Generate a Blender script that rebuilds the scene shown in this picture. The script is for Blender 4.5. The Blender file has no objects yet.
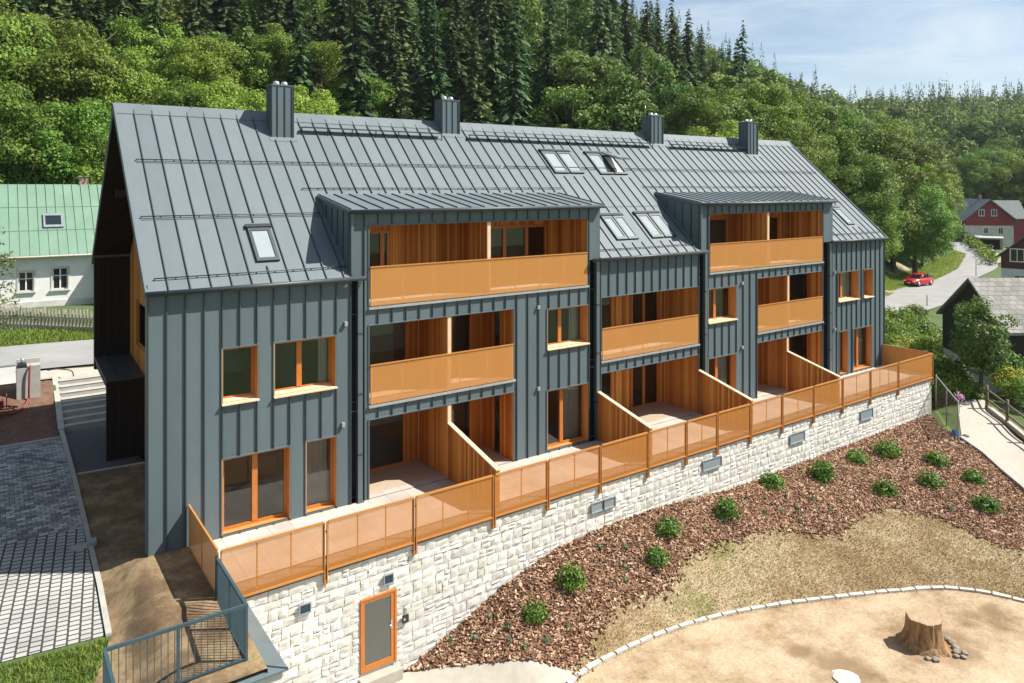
import bpy, bmesh, math, random
import numpy as np
from mathutils import Vector, Matrix
random.seed(7); RNG = np.random.default_rng(7)
SC = bpy.context.scene
COL = SC.collection
R = math.radians

# ------------------------------------------------------------------ camera, sky, sun, exposure
CAM = np.array([-3.34, -20.80, 9.43]); FPX = 745.0; HOR = 186.0; YAW = math.atan(526/745)
cd = bpy.data.cameras.new('camera'); cam = bpy.data.objects.new('camera', cd); COL.objects.link(cam)
cam.location = CAM; cam.rotation_euler = (R(90), 0, -YAW)
cd.sensor_width = 36; cd.lens = FPX/1024*36; cd.shift_y = -(341.5-HOR)/1024
cd.clip_start = 0.1; cd.clip_end = 5000
SC.camera = cam
SUNV = np.array([0.735, -0.43, 1.0]); SUNV /= np.linalg.norm(SUNV)
ELEV = math.asin(SUNV[2]); AZ = math.atan2(SUNV[0], SUNV[1])
w = bpy.data.worlds.new('World'); SC.world = w; w.use_nodes = True
nt = w.node_tree; bg = nt.nodes['Background']
sky = nt.nodes.new('ShaderNodeTexSky'); sky.sky_type = 'NISHITA'; sky.sun_disc = False
sky.sun_elevation = ELEV; sky.sun_rotation = AZ; sky.altitude = 600; sky.air_density = 1.0; sky.dust_density = 1.2; sky.ozone_density = 0.7
# thin cirrus in the sky
tc = nt.nodes.new('ShaderNodeTexCoord'); mp = nt.nodes.new('ShaderNodeMapping'); mp.inputs['Scale'].default_value = (1.2, 2.0, 9)
mp.inputs['Rotation'].default_value = (0.12, 0.05, 0.5)
nz = nt.nodes.new('ShaderNodeTexNoise'); nz.inputs['Scale'].default_value = 2.2; nz.inputs['Detail'].default_value = 7; nz.inputs['Roughness'].default_value = .62; nz.inputs['Distortion'].default_value = .5
cr = nt.nodes.new('ShaderNodeValToRGB'); cr.color_ramp.elements[0].position = .38; cr.color_ramp.elements[0].color = (0, 0, 0, 1); cr.color_ramp.elements[1].position = .78; cr.color_ramp.elements[1].color = (.75, .75, .75, 1)
mx = nt.nodes.new('ShaderNodeMix'); mx.data_type = 'RGBA'; mx.inputs[7].default_value = (6.6, 7.4, 7.8, 1)
L = nt.links.new
L(tc.outputs['Generated'], mp.inputs[0]); L(mp.outputs[0], nz.inputs['Vector']); L(nz.outputs[0], cr.inputs[0]); L(cr.outputs[0], mx.inputs[0]); L(sky.outputs[0], mx.inputs[6]); L(mx.outputs[2], bg.inputs[0])
bg.inputs[1].default_value = 0.066
sd = bpy.data.lights.new('sun', 'SUN'); sun = bpy.data.objects.new('sun', sd); COL.objects.link(sun)
sd.energy = 5.0; sd.angle = R(.55); sd.color = (1, .95, .86)
sun.rotation_euler = Vector(SUNV).to_track_quat('Z', 'Y').to_euler(); sun.location = (20, -30, 60)
vs = SC.view_settings; vs.view_transform = 'Standard'; vs.look = 'None'; vs.exposure = 0.97; vs.gamma = 1
SC.cycles.max_bounces = 6; SC.cycles.transparent_max_bounces = 12; SC.cycles.diffuse_bounces = 3; SC.cycles.glossy_bounces = 3

# ------------------------------------------------------------------ materials
def nodemat(name):
    m = bpy.data.materials.new(name); m.use_nodes = True
    n = m.node_tree.nodes; return m, n, m.node_tree.links.new, n['Principled BSDF']
def ramp(n, stops):
    r = n.new('ShaderNodeValToRGB'); e = r.color_ramp.elements
    e[0].position, e[0].color = stops[0][0], (*stops[0][1], 1); e[1].position, e[1].color = stops[-1][0], (*stops[-1][1], 1)
    for p, c in stops[1:-1]:
        q = e.new(p); q.color = (*c, 1)
    return r
def pm(name, c1, c2=None, scale=3, rough=.6, metal=0, bump=0, bscale=40, spec=.5, stretch=(1, 1, 1), detail=5):
    m, n, l, b = nodemat(name)
    c2 = c2 or tuple(x*.8 for x in c1)
    t = n.new('ShaderNodeTexCoord'); mp = n.new('ShaderNodeMapping'); mp.inputs['Scale'].default_value = stretch
    l(t.outputs['Object'], mp.inputs[0])
    z = n.new('ShaderNodeTexNoise'); z.inputs['Scale'].default_value = scale; z.inputs['Detail'].default_value = detail; z.inputs['Roughness'].default_value = .65
    l(mp.outputs[0], z.inputs['Vector'])
    r = ramp(n, [(.3, c1), (.7, c2)]); l(z.outputs[0], r.inputs[0]); l(r.outputs[0], b.inputs['Base Color'])
    b.inputs['Roughness'].default_value = rough; b.inputs['Metallic'].default_value = metal; b.inputs['Specular IOR Level'].default_value = spec
    if bump:
        z2 = n.new('ShaderNodeTexNoise'); z2.inputs['Scale'].default_value = bscale; z2.inputs['Detail'].default_value = 6
        l(mp.outputs[0], z2.inputs['Vector'])
        bp = n.new('ShaderNodeBump'); bp.inputs['Strength'].default_value = bump; bp.inputs['Distance'].default_value = .02
        l(z2.outputs[0], bp.inputs['Height']); l(bp.outputs[0], b.inputs['Normal'])
    return m
def sheet(name, c1, c2, pitch, rough, spec):
    """standing-seam sheet: each tray a little different, slight buckling and streaks"""
    m, n, l, b = nodemat(name)
    t = n.new('ShaderNodeTexCoord'); s = n.new('ShaderNodeSeparateXYZ'); l(t.outputs['Object'], s.inputs[0])
    d = n.new('ShaderNodeMath'); d.operation = 'DIVIDE'; d.inputs[1].default_value = pitch; l(s.outputs[0], d.inputs[0])
    f = n.new('ShaderNodeMath'); f.operation = 'FLOOR'; l(d.outputs[0], f.inputs[0])
    wn = n.new('ShaderNodeTexWhiteNoise'); wn.noise_dimensions = '1D'; l(f.outputs[0], wn.inputs['W'])
    mp = n.new('ShaderNodeMapping'); mp.inputs['Scale'].default_value = (3.5, 1.2, .45); l(t.outputs['Object'], mp.inputs[0])
    z = n.new('ShaderNodeTexNoise'); z.inputs['Scale'].default_value = 1.2; z.inputs['Detail'].default_value = 6; z.inputs['Roughness'].default_value = .65; l(mp.outputs[0], z.inputs['Vector'])
    mq = n.new('ShaderNodeMix'); mq.data_type = 'FLOAT'; mq.inputs[0].default_value = .62; l(wn.outputs[0], mq.inputs[2]); l(z.outputs[0], mq.inputs[3])
    r = ramp(n, [(.2, c1), (.75, c2)]); l(mq.outputs[0], r.inputs[0]); l(r.outputs[0], b.inputs['Base Color'])
    b.inputs['Roughness'].default_value = rough; b.inputs['Specular IOR Level'].default_value = spec
    z2 = n.new('ShaderNodeTexNoise'); z2.inputs['Scale'].default_value = 2.6; z2.inputs['Detail'].default_value = 2; l(t.outputs['Object'], z2.inputs['Vector'])
    bp = n.new('ShaderNodeBump'); bp.inputs['Strength'].default_value = .25; bp.inputs['Distance'].default_value = .02; l(z2.outputs[0], bp.inputs['Height']); l(bp.outputs[0], b.inputs['Normal'])
    return m
def wood(name, stops, pitch=.105, gap=.07):
    """vertical boards; object x+y picks the board"""
    m, n, l, b = nodemat(name)
    t = n.new('ShaderNodeTexCoord'); s = n.new('ShaderNodeSeparateXYZ'); l(t.outputs['Object'], s.inputs[0])
    a = n.new('ShaderNodeMath'); a.operation = 'ADD'; l(s.outputs[0], a.inputs[0]); l(s.outputs[1], a.inputs[1])
    d = n.new('ShaderNodeMath'); d.operation = 'DIVIDE'; d.inputs[1].default_value = pitch; l(a.outputs[0], d.inputs[0])
    f = n.new('ShaderNodeMath'); f.operation = 'FLOOR'; l(d.outputs[0], f.inputs[0])
    fr = n.new('ShaderNodeMath'); fr.operation = 'FRACT'; l(d.outputs[0], fr.inputs[0])
    wn = n.new('ShaderNodeTexWhiteNoise'); wn.noise_dimensions = '1D'; l(f.outputs[0], wn.inputs['W'])
    c = n.new('ShaderNodeCombineXYZ'); l(d.outputs[0], c.inputs[0]); l(wn.outputs[0], c.inputs[1]); 
    z3 = n.new('ShaderNodeMath'); z3.operation = 'MULTIPLY'; z3.inputs[1].default_value = .8; l(s.outputs[2], z3.inputs[0]); l(z3.outputs[0], c.inputs[2])
    z = n.new('ShaderNodeTexNoise'); z.inputs['Scale'].default_value = 3; z.inputs['Detail'].default_value = 6; l(c.outputs[0], z.inputs['Vector'])
    mxx = n.new('ShaderNodeMix'); mxx.data_type = 'FLOAT'; mxx.inputs[0].default_value = .42; l(wn.outputs[0], mxx.inputs[2]); l(z.outputs[0], mxx.inputs[3])
    r = ramp(n, stops); l(mxx.outputs[0], r.inputs[0])
    g = n.new('ShaderNodeMath'); g.operation = 'LESS_THAN'; g.inputs[1].default_value = gap; l(fr.outputs[0], g.inputs[0])
    mc = n.new('ShaderNodeMix'); mc.data_type = 'RGBA'; l(g.outputs[0], mc.inputs[0]); l(r.outputs[0], mc.inputs[6]); mc.inputs[7].default_value = (.06, .025, .01, 1)
    l(mc.outputs[2], b.inputs['Base Color']); b.inputs['Roughness'].default_value = .6; b.inputs['Specular IOR Level'].default_value = .15
    bp = n.new('ShaderNodeBump'); bp.inputs['Strength'].default_value = .4; bp.inputs['Distance'].default_value = .01; bp.invert = True
    l(g.outputs[0], bp.inputs['Height']); l(bp.outputs[0], b.inputs['Normal'])
    return m
def island(name, stops, rough=.9, trans=0, objvar=0, spec=.3):
    """colour varies from leaf to leaf / chip to chip, and a little from plant to plant"""
    m, n, l, b = nodemat(name)
    g = n.new('ShaderNodeNewGeometry'); r = ramp(n, stops); l(g.outputs['Random Per Island'], r.inputs[0])
    out = r.outputs[0]
    if objvar:
        oi = n.new('ShaderNodeObjectInfo'); hs = n.new('ShaderNodeHueSaturation')
        mr = n.new('ShaderNodeMapRange'); mr.inputs[3].default_value = 1-objvar; mr.inputs[4].default_value = 1+objvar; l(oi.outputs['Random'], mr.inputs[0]); l(mr.outputs[0], hs.inputs['Value'])
        ml = n.new('ShaderNodeMath'); ml.operation = 'MULTIPLY'; ml.inputs[1].default_value = 7.31; l(oi.outputs['Random'], ml.inputs[0])
        fr = n.new('ShaderNodeMath'); fr.operation = 'FRACT'; l(ml.outputs[0], fr.inputs[0])
        m2 = n.new('ShaderNodeMapRange'); m2.inputs[3].default_value = .5-.022*objvar/.3; m2.inputs[4].default_value = .5+.028*objvar/.3; l(fr.outputs[0], m2.inputs[0]); l(m2.outputs[0], hs.inputs['Hue'])
        l(out, hs.inputs['Color']); out = hs.outputs[0]
    l(out, b.inputs['Base Color']); b.inputs['Roughness'].default_value = rough; b.inputs['Specular IOR Level'].default_value = spec
    if trans:
        tr = n.new('ShaderNodeBsdfTranslucent'); l(out, tr.inputs[0]); ms = n.new('ShaderNodeMixShader'); ms.inputs[0].default_value = trans
        l(b.outputs[0], ms.inputs[1]); l(tr.outputs[0], ms.inputs[2]); l(ms.outputs[0], n['Material Output'].inputs[0])
    return m
def seethrough(name, col, alpha, rough=.45, metal=.3):
    """perforated sheet: the share of open holes lets light pass"""
    m, n, l, b = nodemat(name); b.inputs['Base Color'].default_value = (*col, 1); b.inputs['Roughness'].default_value = rough; b.inputs['Metallic'].default_value = metal
    t = n.new('ShaderNodeBsdfTransparent'); ms = n.new('ShaderNodeMixShader'); ms.inputs[0].default_value = alpha
    l(t.outputs[0], ms.inputs[1]); l(b.outputs[0], ms.inputs[2]); l(ms.outputs[0], n['Material Output'].inputs[0]); return m
def glass(name, ior=1.75, tint=(.9, .93, .91)):
    m, n, l, b = nodemat(name)
    t = n.new('ShaderNodeBsdfTransparent'); t.inputs[0].default_value = (*tint, 1); g = n.new('ShaderNodeBsdfGlossy'); g.inputs['Roughness'].default_value = .01
    f = n.new('ShaderNodeFresnel'); f.inputs[0].default_value = ior
    tcx = n.new('ShaderNodeTexCoord'); zz = n.new('ShaderNodeTexNoise'); zz.inputs['Scale'].default_value = 1.3; l(tcx.outputs['Object'], zz.inputs['Vector'])
    bp = n.new('ShaderNodeBump'); bp.inputs['Strength'].default_value = .05; bp.inputs['Distance'].default_value = .05; l(zz.outputs[0], bp.inputs['Height']); l(bp.outputs[0], g.inputs['Normal'])
    ms = n.new('ShaderNodeMixShader')
    l(f.outputs[0], ms.inputs[0]); l(t.outputs[0], ms.inputs[1]); l(g.outputs[0], ms.inputs[2]); l(ms.outputs[0], n['Material Output'].inputs[0]); return m
def bricks(name, c1, c2, mortar, bw, bh, ms=.008, rough=.85, axes='XY', bump=.5, off=.5, var=None, rot=0):
    m, n, l, b = nodemat(name)
    t = n.new('ShaderNodeTexCoord'); mp = n.new('ShaderNodeMapping'); mp.inputs['Rotation'].default_value = (0, 0, rot)
    s = n.new('ShaderNodeSeparateXYZ'); c = n.new('ShaderNodeCombineXYZ'); l(t.outputs['Object'], s.inputs[0])
    for i, a in enumerate(axes): l(s.outputs['XYZ'.index(a)], c.inputs[i])
    l(c.outputs[0], mp.inputs[0])
    k = n.new('ShaderNodeTexBrick'); k.inputs['Scale'].default_value = 1; k.inputs['Brick Width'].default_value = bw; k.inputs['Row Height'].default_value = bh
    k.inputs['Mortar Size'].default_value = ms; k.inputs['Color1'].default_value = (*c1, 1); k.inputs['Color2'].default_value = (*c2, 1); k.inputs['Mortar'].default_value = (*mortar, 1); k.offset = off
    l(mp.outputs[0], k.inputs['Vector'])
    z = n.new('ShaderNodeTexNoise'); z.inputs['Scale'].default_value = .7; z.inputs['Detail'].default_value = 8; l(t.outputs['Object'], z.inputs['Vector'])
    mr = n.new('ShaderNodeMapRange'); mr.inputs[1].default_value = .3; mr.inputs[2].default_value = .7; mr.inputs[3].default_value = .72; mr.inputs[4].default_value = 1.12; l(z.outputs[0], mr.inputs[0])
    hs = n.new('ShaderNodeHueSaturation'); l(mr.outputs[0], hs.inputs['Value']); l(k.outputs[0], hs.inputs['Color']); l(hs.outputs[0], b.inputs['Base Color'])
    b.inputs['Roughness'].default_value = rough
    bp = n.new('ShaderNodeBump'); bp.inputs['Strength'].default_value = bump; bp.inputs['Distance'].default_value = .015; bp.invert = True
    l(k.outputs['Fac'], bp.inputs['Height']); l(bp.outputs[0], b.inputs['Normal'])
    return m

M = {}
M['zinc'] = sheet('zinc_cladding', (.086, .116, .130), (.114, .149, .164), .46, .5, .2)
M['seam'] = pm('shadow_dark_seam_zinc', (.04, .056, .064), (.052, .07, .078), 2, .5, .1)  # ribs darker than the sheets: the seams' shadow lines put into the colour
M['zincroof'] = sheet('zinc_roofing', (.108, .134, .149), (.138, .164, .177), .5326, .55, .2)
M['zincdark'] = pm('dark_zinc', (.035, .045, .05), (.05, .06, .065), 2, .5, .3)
M['flash'] = pm('pale_flashing', (.35, .37, .37), (.45, .46, .46), 2, .4, .4)
M['pipe'] = pm('downpipe_zinc', (.11, .145, .155), (.13, .165, .175), 2, .4, .4)
M['wood'] = wood('larch_boards', [(.15, (.30, .09, .016)), (.5, (.52, .20, .042)), (.85, (.70, .34, .10))])
M['frame'] = pm('orange_window_wood', (.50, .175, .035), (.40, .13, .025), 6, .4, 0, stretch=(6, 6, .6))
M['reveal'] = pm('reveal_wood', (.56, .26, .075), (.47, .19, .05), 5, .5, 0, stretch=(5, 5, .6))
M['palewood'] = pm('pale_cap_wood', (.72, .53, .36), (.6, .40, .24), 4, .55, 0)
M['sandgold'] = pm('bronze_paint', (.50, .22, .06), (.44, .185, .05), 2, .45, .1)
M['barlight'] = pm('light_bronze_paint', (.72, .44, .19), (.66, .39, .16), 2, .45, .1)
M['perf'] = seethrough('perforated_bronze_sheet', (.62, .27, .065), .47)
M['perfend'] = seethrough('perforated_bronze_end_sheet', (.62, .30, .085), .78)
M['perfbal'] = seethrough('perforated_bronze_balcony_sheet', (.74, .35, .10), .48)
M['greysteel'] = pm('grey_blue_steel', (.045, .085, .11), (.06, .105, .13), 3, .4, .25)
M['coping'] = pm('grey_blue_sheet', (.13, .18, .2), (.17, .22, .235), 2, .38, .35)
M['glass'] = glass('window_glass', 1.95); M['skyglass'] = pm('painted_sky_pane', (.30, .345, .36), (.24, .285, .31), 2, .12, 0, spec=.8)  # skylight pane is opaque, its sky reflection painted as a pale base colour
M['room'] = pm('room_plaster', (.78, .75, .70), (.72, .69, .64), 1, .9)
M['roomfloor'] = pm('room_floor', (.42, .34, .26), (.36, .29, .22), 2, .5)
M['white'] = pm('white_paint', (.78, .78, .76), (.7, .7, .68), 2, .5)
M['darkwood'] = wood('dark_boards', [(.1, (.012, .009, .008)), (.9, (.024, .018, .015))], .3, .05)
M['stone'] = island('pale_split_stone', [(0, (.50, .485, .44)), (.45, (.59, .575, .53)), (.9, (.66, .645, .60)), (1, (.45, .435, .39))], .9)
M['mortar'] = pm('mortar', (.52, .495, .44), (.46, .435, .385), 8, .95)
M['tile'] = bricks('terrace_tiles', (.43, .385, .34), (.47, .425, .375), (.25, .225, .20), .6, .6, .009, .75, off=0, bump=.3)
M['paver'] = bricks('concrete_pavers', (.33, .33, .32), (.40, .40, .385), (.045, .042, .036), .19, .235, .022, .85, bump=.8, off=.5, axes='YX', rot=-.12)
M['paverdark'] = bricks('dark_concrete_pavers', (.13, .14, .145), (.50, .51, .50), (.05, .05, .045), .24, .16, .01, .85, bump=.8, off=.5)
M['concrete'] = pm('pale_concrete', (.38, .365, .335), (.30, .285, .26), 3, .85, 0, .25, 30)
M['kerbstone'] = pm('pale_kerb_stone', (.50, .47, .42), (.40, .37, .33), 5, .9, 0, .4, 25)
M['fieldstone'] = pm('field_stone_grey', (.27, .235, .19), (.17, .14, .11), 6, .95, 0, .4, 25)
M['asphalt'] = pm('asphalt', (.055, .056, .06), (.075, .075, .078), 6, .9, 0, .3, 120)
M['road'] = pm('old_road_asphalt', (.21, .21, .21), (.28, .275, .265), .5, .85, 0, .2, 60)
M['sandroad'] = pm('pale_gravel_path', (.40, .365, .315), (.33, .30, .25), 4, .95, 0, .4, 60)
def zoned(name, stops, scale, rough=.95, bump=.5, bscale=60, fine=12):
    m, n, l, b = nodemat(name); t = n.new('ShaderNodeTexCoord')
    z = n.new('ShaderNodeTexNoise'); z.inputs['Scale'].default_value = scale; z.inputs['Detail'].default_value = 9; z.inputs['Roughness'].default_value = .7; l(t.outputs['Object'], z.inputs['Vector'])
    r = ramp(n, stops); l(z.outputs[0], r.inputs[0])
    z2 = n.new('ShaderNodeTexNoise'); z2.inputs['Scale'].default_value = fine; z2.inputs['Detail'].default_value = 5; l(t.outputs['Object'], z2.inputs['Vector'])
    mr = n.new('ShaderNodeMapRange'); mr.inputs[1].default_value = .3; mr.inputs[2].default_value = .7; mr.inputs[3].default_value = .8; mr.inputs[4].default_value = 1.15; l(z2.outputs[0], mr.inputs[0])
    hs = n.new('ShaderNodeHueSaturation'); l(r.outputs[0], hs.inputs['Color']); l(mr.outputs[0], hs.inputs['Value']); l(hs.outputs[0], b.inputs['Base Color'])
    b.inputs['Roughness'].default_value = rough
    z3 = n.new('ShaderNodeTexNoise'); z3.inputs['Scale'].default_value = bscale; z3.inputs['Detail'].default_value = 4; l(t.outputs['Object'], z3.inputs['Vector'])
    bp = n.new('ShaderNodeBump'); bp.inputs['Strength'].default_value = bump; bp.inputs['Distance'].default_value = .03; l(z3.outputs[0], bp.inputs['Height']); l(bp.outputs[0], b.inputs['Normal'])
    return m
M['sand'] = zoned('sandy_yard_soil', [(.36, (.19, .125, .065)), (.44, (.31, .225, .135)), (.52, (.39, .30, .195)), (.7, (.46, .37, .26))], .42)
M['soil'] = zoned('brown_soil', [(.3, (.06, .036, .016)), (.48, (.14, .09, .045)), (.58, (.24, .165, .09)), (.7, (.10, .12, .035))], .8)
M['drysoil'] = zoned('dry_turf_soil', [(.34, (.18, .125, .055)), (.45, (.26, .185, .095)), (.55, (.36, .28, .17)), (.66, (.20, .18, .065))], .28)
M['mulchsoil'] = zoned('mulch_soil', [(.3, (.09, .05, .03)), (.7, (.18, .10, .065))], 3)
M['meadow'] = zoned('meadow', [(.3, (.035, .055, .016)), (.5, (.06, .095, .022)), (.7, (.095, .125, .035))], .25)
M['woodfloor'] = zoned('forest_floor', [(.3, (.03, .045, .014)), (.7, (.06, .09, .028))], .2)
M['bank'] = zoned('bare_bank', [(.3, (.10, .12, .035)), (.5, (.26, .22, .12)), (.7, (.33, .25, .15))], .3)
M['chips'] = island('bark_chips', [(0, (.08, .04, .022)), (.4, (.20, .105, .06)), (.75, (.33, .195, .12)), (1, (.55, .40, .28))], .9)
M['straw'] = island('dry_grass_blades', [(0, (.20, .14, .065)), (.5, (.27, .195, .10)), (.86, (.34, .26, .15)), (.94, (.18, .17, .055)), (1, (.20, .20, .07))], .9, .25)
M['blade'] = island('grass_blades', [(0, (.09, .15, .02)), (.6, (.16, .24, .035)), (1, (.27, .31, .08))], .8, .3)
M['verge'] = island('sun_brightened_grass', [(0, (.20, .30, .04)), (.6, (.28, .38, .06)), (1, (.40, .40, .13))], .8, .3)  # brighter copy of the grass blades, sunlight on the bank put into the colour
M['leafA'] = island('broad_leaves', [(0, (.08, .15, .018)), (.5, (.135, .225, .028)), (.9, (.23, .31, .042)), (1, (.33, .37, .07))], .6, .35, .3)
M['leafB'] = island('light_leaves', [(0, (.12, .20, .02)), (.5, (.19, .29, .034)), (1, (.29, .38, .07))], .6, .36, .22)
M['leafH'] = island('hillside_leaves', [(0, (.075, .13, .024)), (.5, (.125, .20, .036)), (1, (.20, .265, .058))], .65, .33, .38)
M['leafG'] = island('garden_leaves', [(0, (.07, .13, .02)), (.6, (.14, .24, .035)), (1, (.27, .34, .06))], .55, .3, .25)
M['leafY'] = island('yellow_leaves', [(0, (.25, .28, .03)), (.6, (.42, .42, .05)), (1, (.5, .45, .12))], .6, .3, .1)
M['leafD'] = island('dark_tree_leaves', [(0, (.05, .10, .022)), (.6, (.095, .17, .035)), (1, (.16, .235, .055))], .5, .35, .1)
M['leafR'] = island('red_leaves', [(0, (.12, .025, .03)), (1, (.3, .07, .07))], .6, .25, .1)
M['needle'] = island('spruce_needles', [(0, (.036, .07, .024)), (.6, (.068, .12, .036)), (1, (.12, .17, .052))], .7, .25, .4)
M['larch'] = island('light_needles', [(0, (.07, .10, .025)), (1, (.16, .19, .05))], .7, .2, .1)
M['shrub'] = island('shrub_leaves', [(0, (.05, .11, .014)), (.6, (.09, .18, .022)), (1, (.17, .28, .045))], .55, .25, .12)
M['seed'] = island('seedling_leaves', [(0, (.12, .19, .10)), (1, (.24, .32, .19))], .6, .2, .1)
M['autumn'] = island('rusty_leaves', [(0, (.13, .10, .025)), (.6, (.20, .15, .04)), (1, (.27, .17, .06))], .65, .25, .2)
M['bark'] = pm('bark', (.10, .075, .055), (.06, .045, .035), 8, .95, 0, .5, 20, stretch=(1, 1, .25))
M['stumpbark'] = pm('pale_stump_bark', (.44, .26, .12), (.11, .06, .03), 4, .95, 0, 1, 14, stretch=(2.5, 2.5, .3))
M['stumptop'] = pm('cut_wood', (.40, .30, .19), (.30, .21, .125), 6, .9, 0, .3, 30)
M['greenroof'] = pm('green_roof_paint', (.145, .245, .175), (.115, .205, .145), .8, .55, 0, .05, 4)
M['plaster'] = pm('white_plaster', (.72, .72, .70), (.6, .6, .58), .6, .9, 0, .1, 20)
M['plasterdirt'] = pm('stained_plaster', (.42, .41, .38), (.62, .61, .58), 1.2, .9)
M['fence'] = pm('grey_weathered_wood', (.46, .41, .35), (.30, .265, .22), 5, .9, 0, .3, 30)
M['fencedark'] = pm('brown_fence_wood', (.16, .12, .09), (.10, .075, .055), 5, .9)
M['shingle'] = bricks('grey_shingles', (.22, .21, .19), (.31, .295, .265), (.09, .11, .10), .45, .3, .014, .9, axes='XY', bump=.8)
M['slate'] = pm('blue_slate', (.06, .085, .11), (.085, .11, .14), 2, .5)
M['greytin'] = pm('grey_tin', (.24, .26, .27), (.18, .2, .21), 2, .5, .2)
M['wingtin'] = pm('dull_tin', (.20, .215, .22), (.16, .175, .18), 2, .85, 0, spec=.1)
M['redboard'] = pm('dark_red_boards', (.25, .028, .03), (.18, .022, .024), 3, .7, stretch=(.3, .3, 8))
M['maroon'] = pm('maroon_boards', (.10, .022, .020), (.065, .016, .015), 3, .7, stretch=(.3, .3, 8))
M['blackwood'] = pm('tarred_boards', (.022, .016, .014), (.035, .026, .022), 3, .85, stretch=(4, 4, .3))
M['brickred'] = bricks('brick_chimney', (.36, .15, .09), (.44, .22, .14), (.4, .37, .33), .22, .075, .012, axes='XZ')
M['carred'] = pm('red_car_paint', (.50, .012, .018), (.48, .012, .018), 1, .22, 0, spec=.8)
M['black'] = pm('black_rubber', (.014, .014, .015), (.02, .02, .02), 3, .7)
M['darkglass'] = pm('dark_car_glass', (.012, .016, .02), (.016, .02, .024), 1, .06, 0, spec=.9)
M['chrome'] = pm('pale_metal', (.6, .61, .62), (.5, .51, .52), 3, .25, .8)
M['lampwhite'] = pm('headlight_lens', (.7, .72, .74), (.62, .64, .66), 3, .15)
M['redpaint'] = pm('red_machine_paint', (.24, .018, .02), (.16, .014, .016), 4, .5)
M['bluetarp'] = pm('blue_plastic', (.03, .09, .28), (.05, .13, .36), 4, .45)
M['net'] = seethrough('green_mesh_net', (.06, .085, .04), .45, .8, 0)
M['pink'] = island('pink_petals', [(0, (.5, .2, .4)), (1, (.75, .5, .65))], .7, .2)
M['flue'] = pm('flue_cap_metal', (.62, .63, .64), (.5, .52, .53), 3, .3, .7)
M['grille'] = pm('grille_metal', (.26, .31, .34), (.32, .37, .40), 3, .45, .4)

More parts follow.
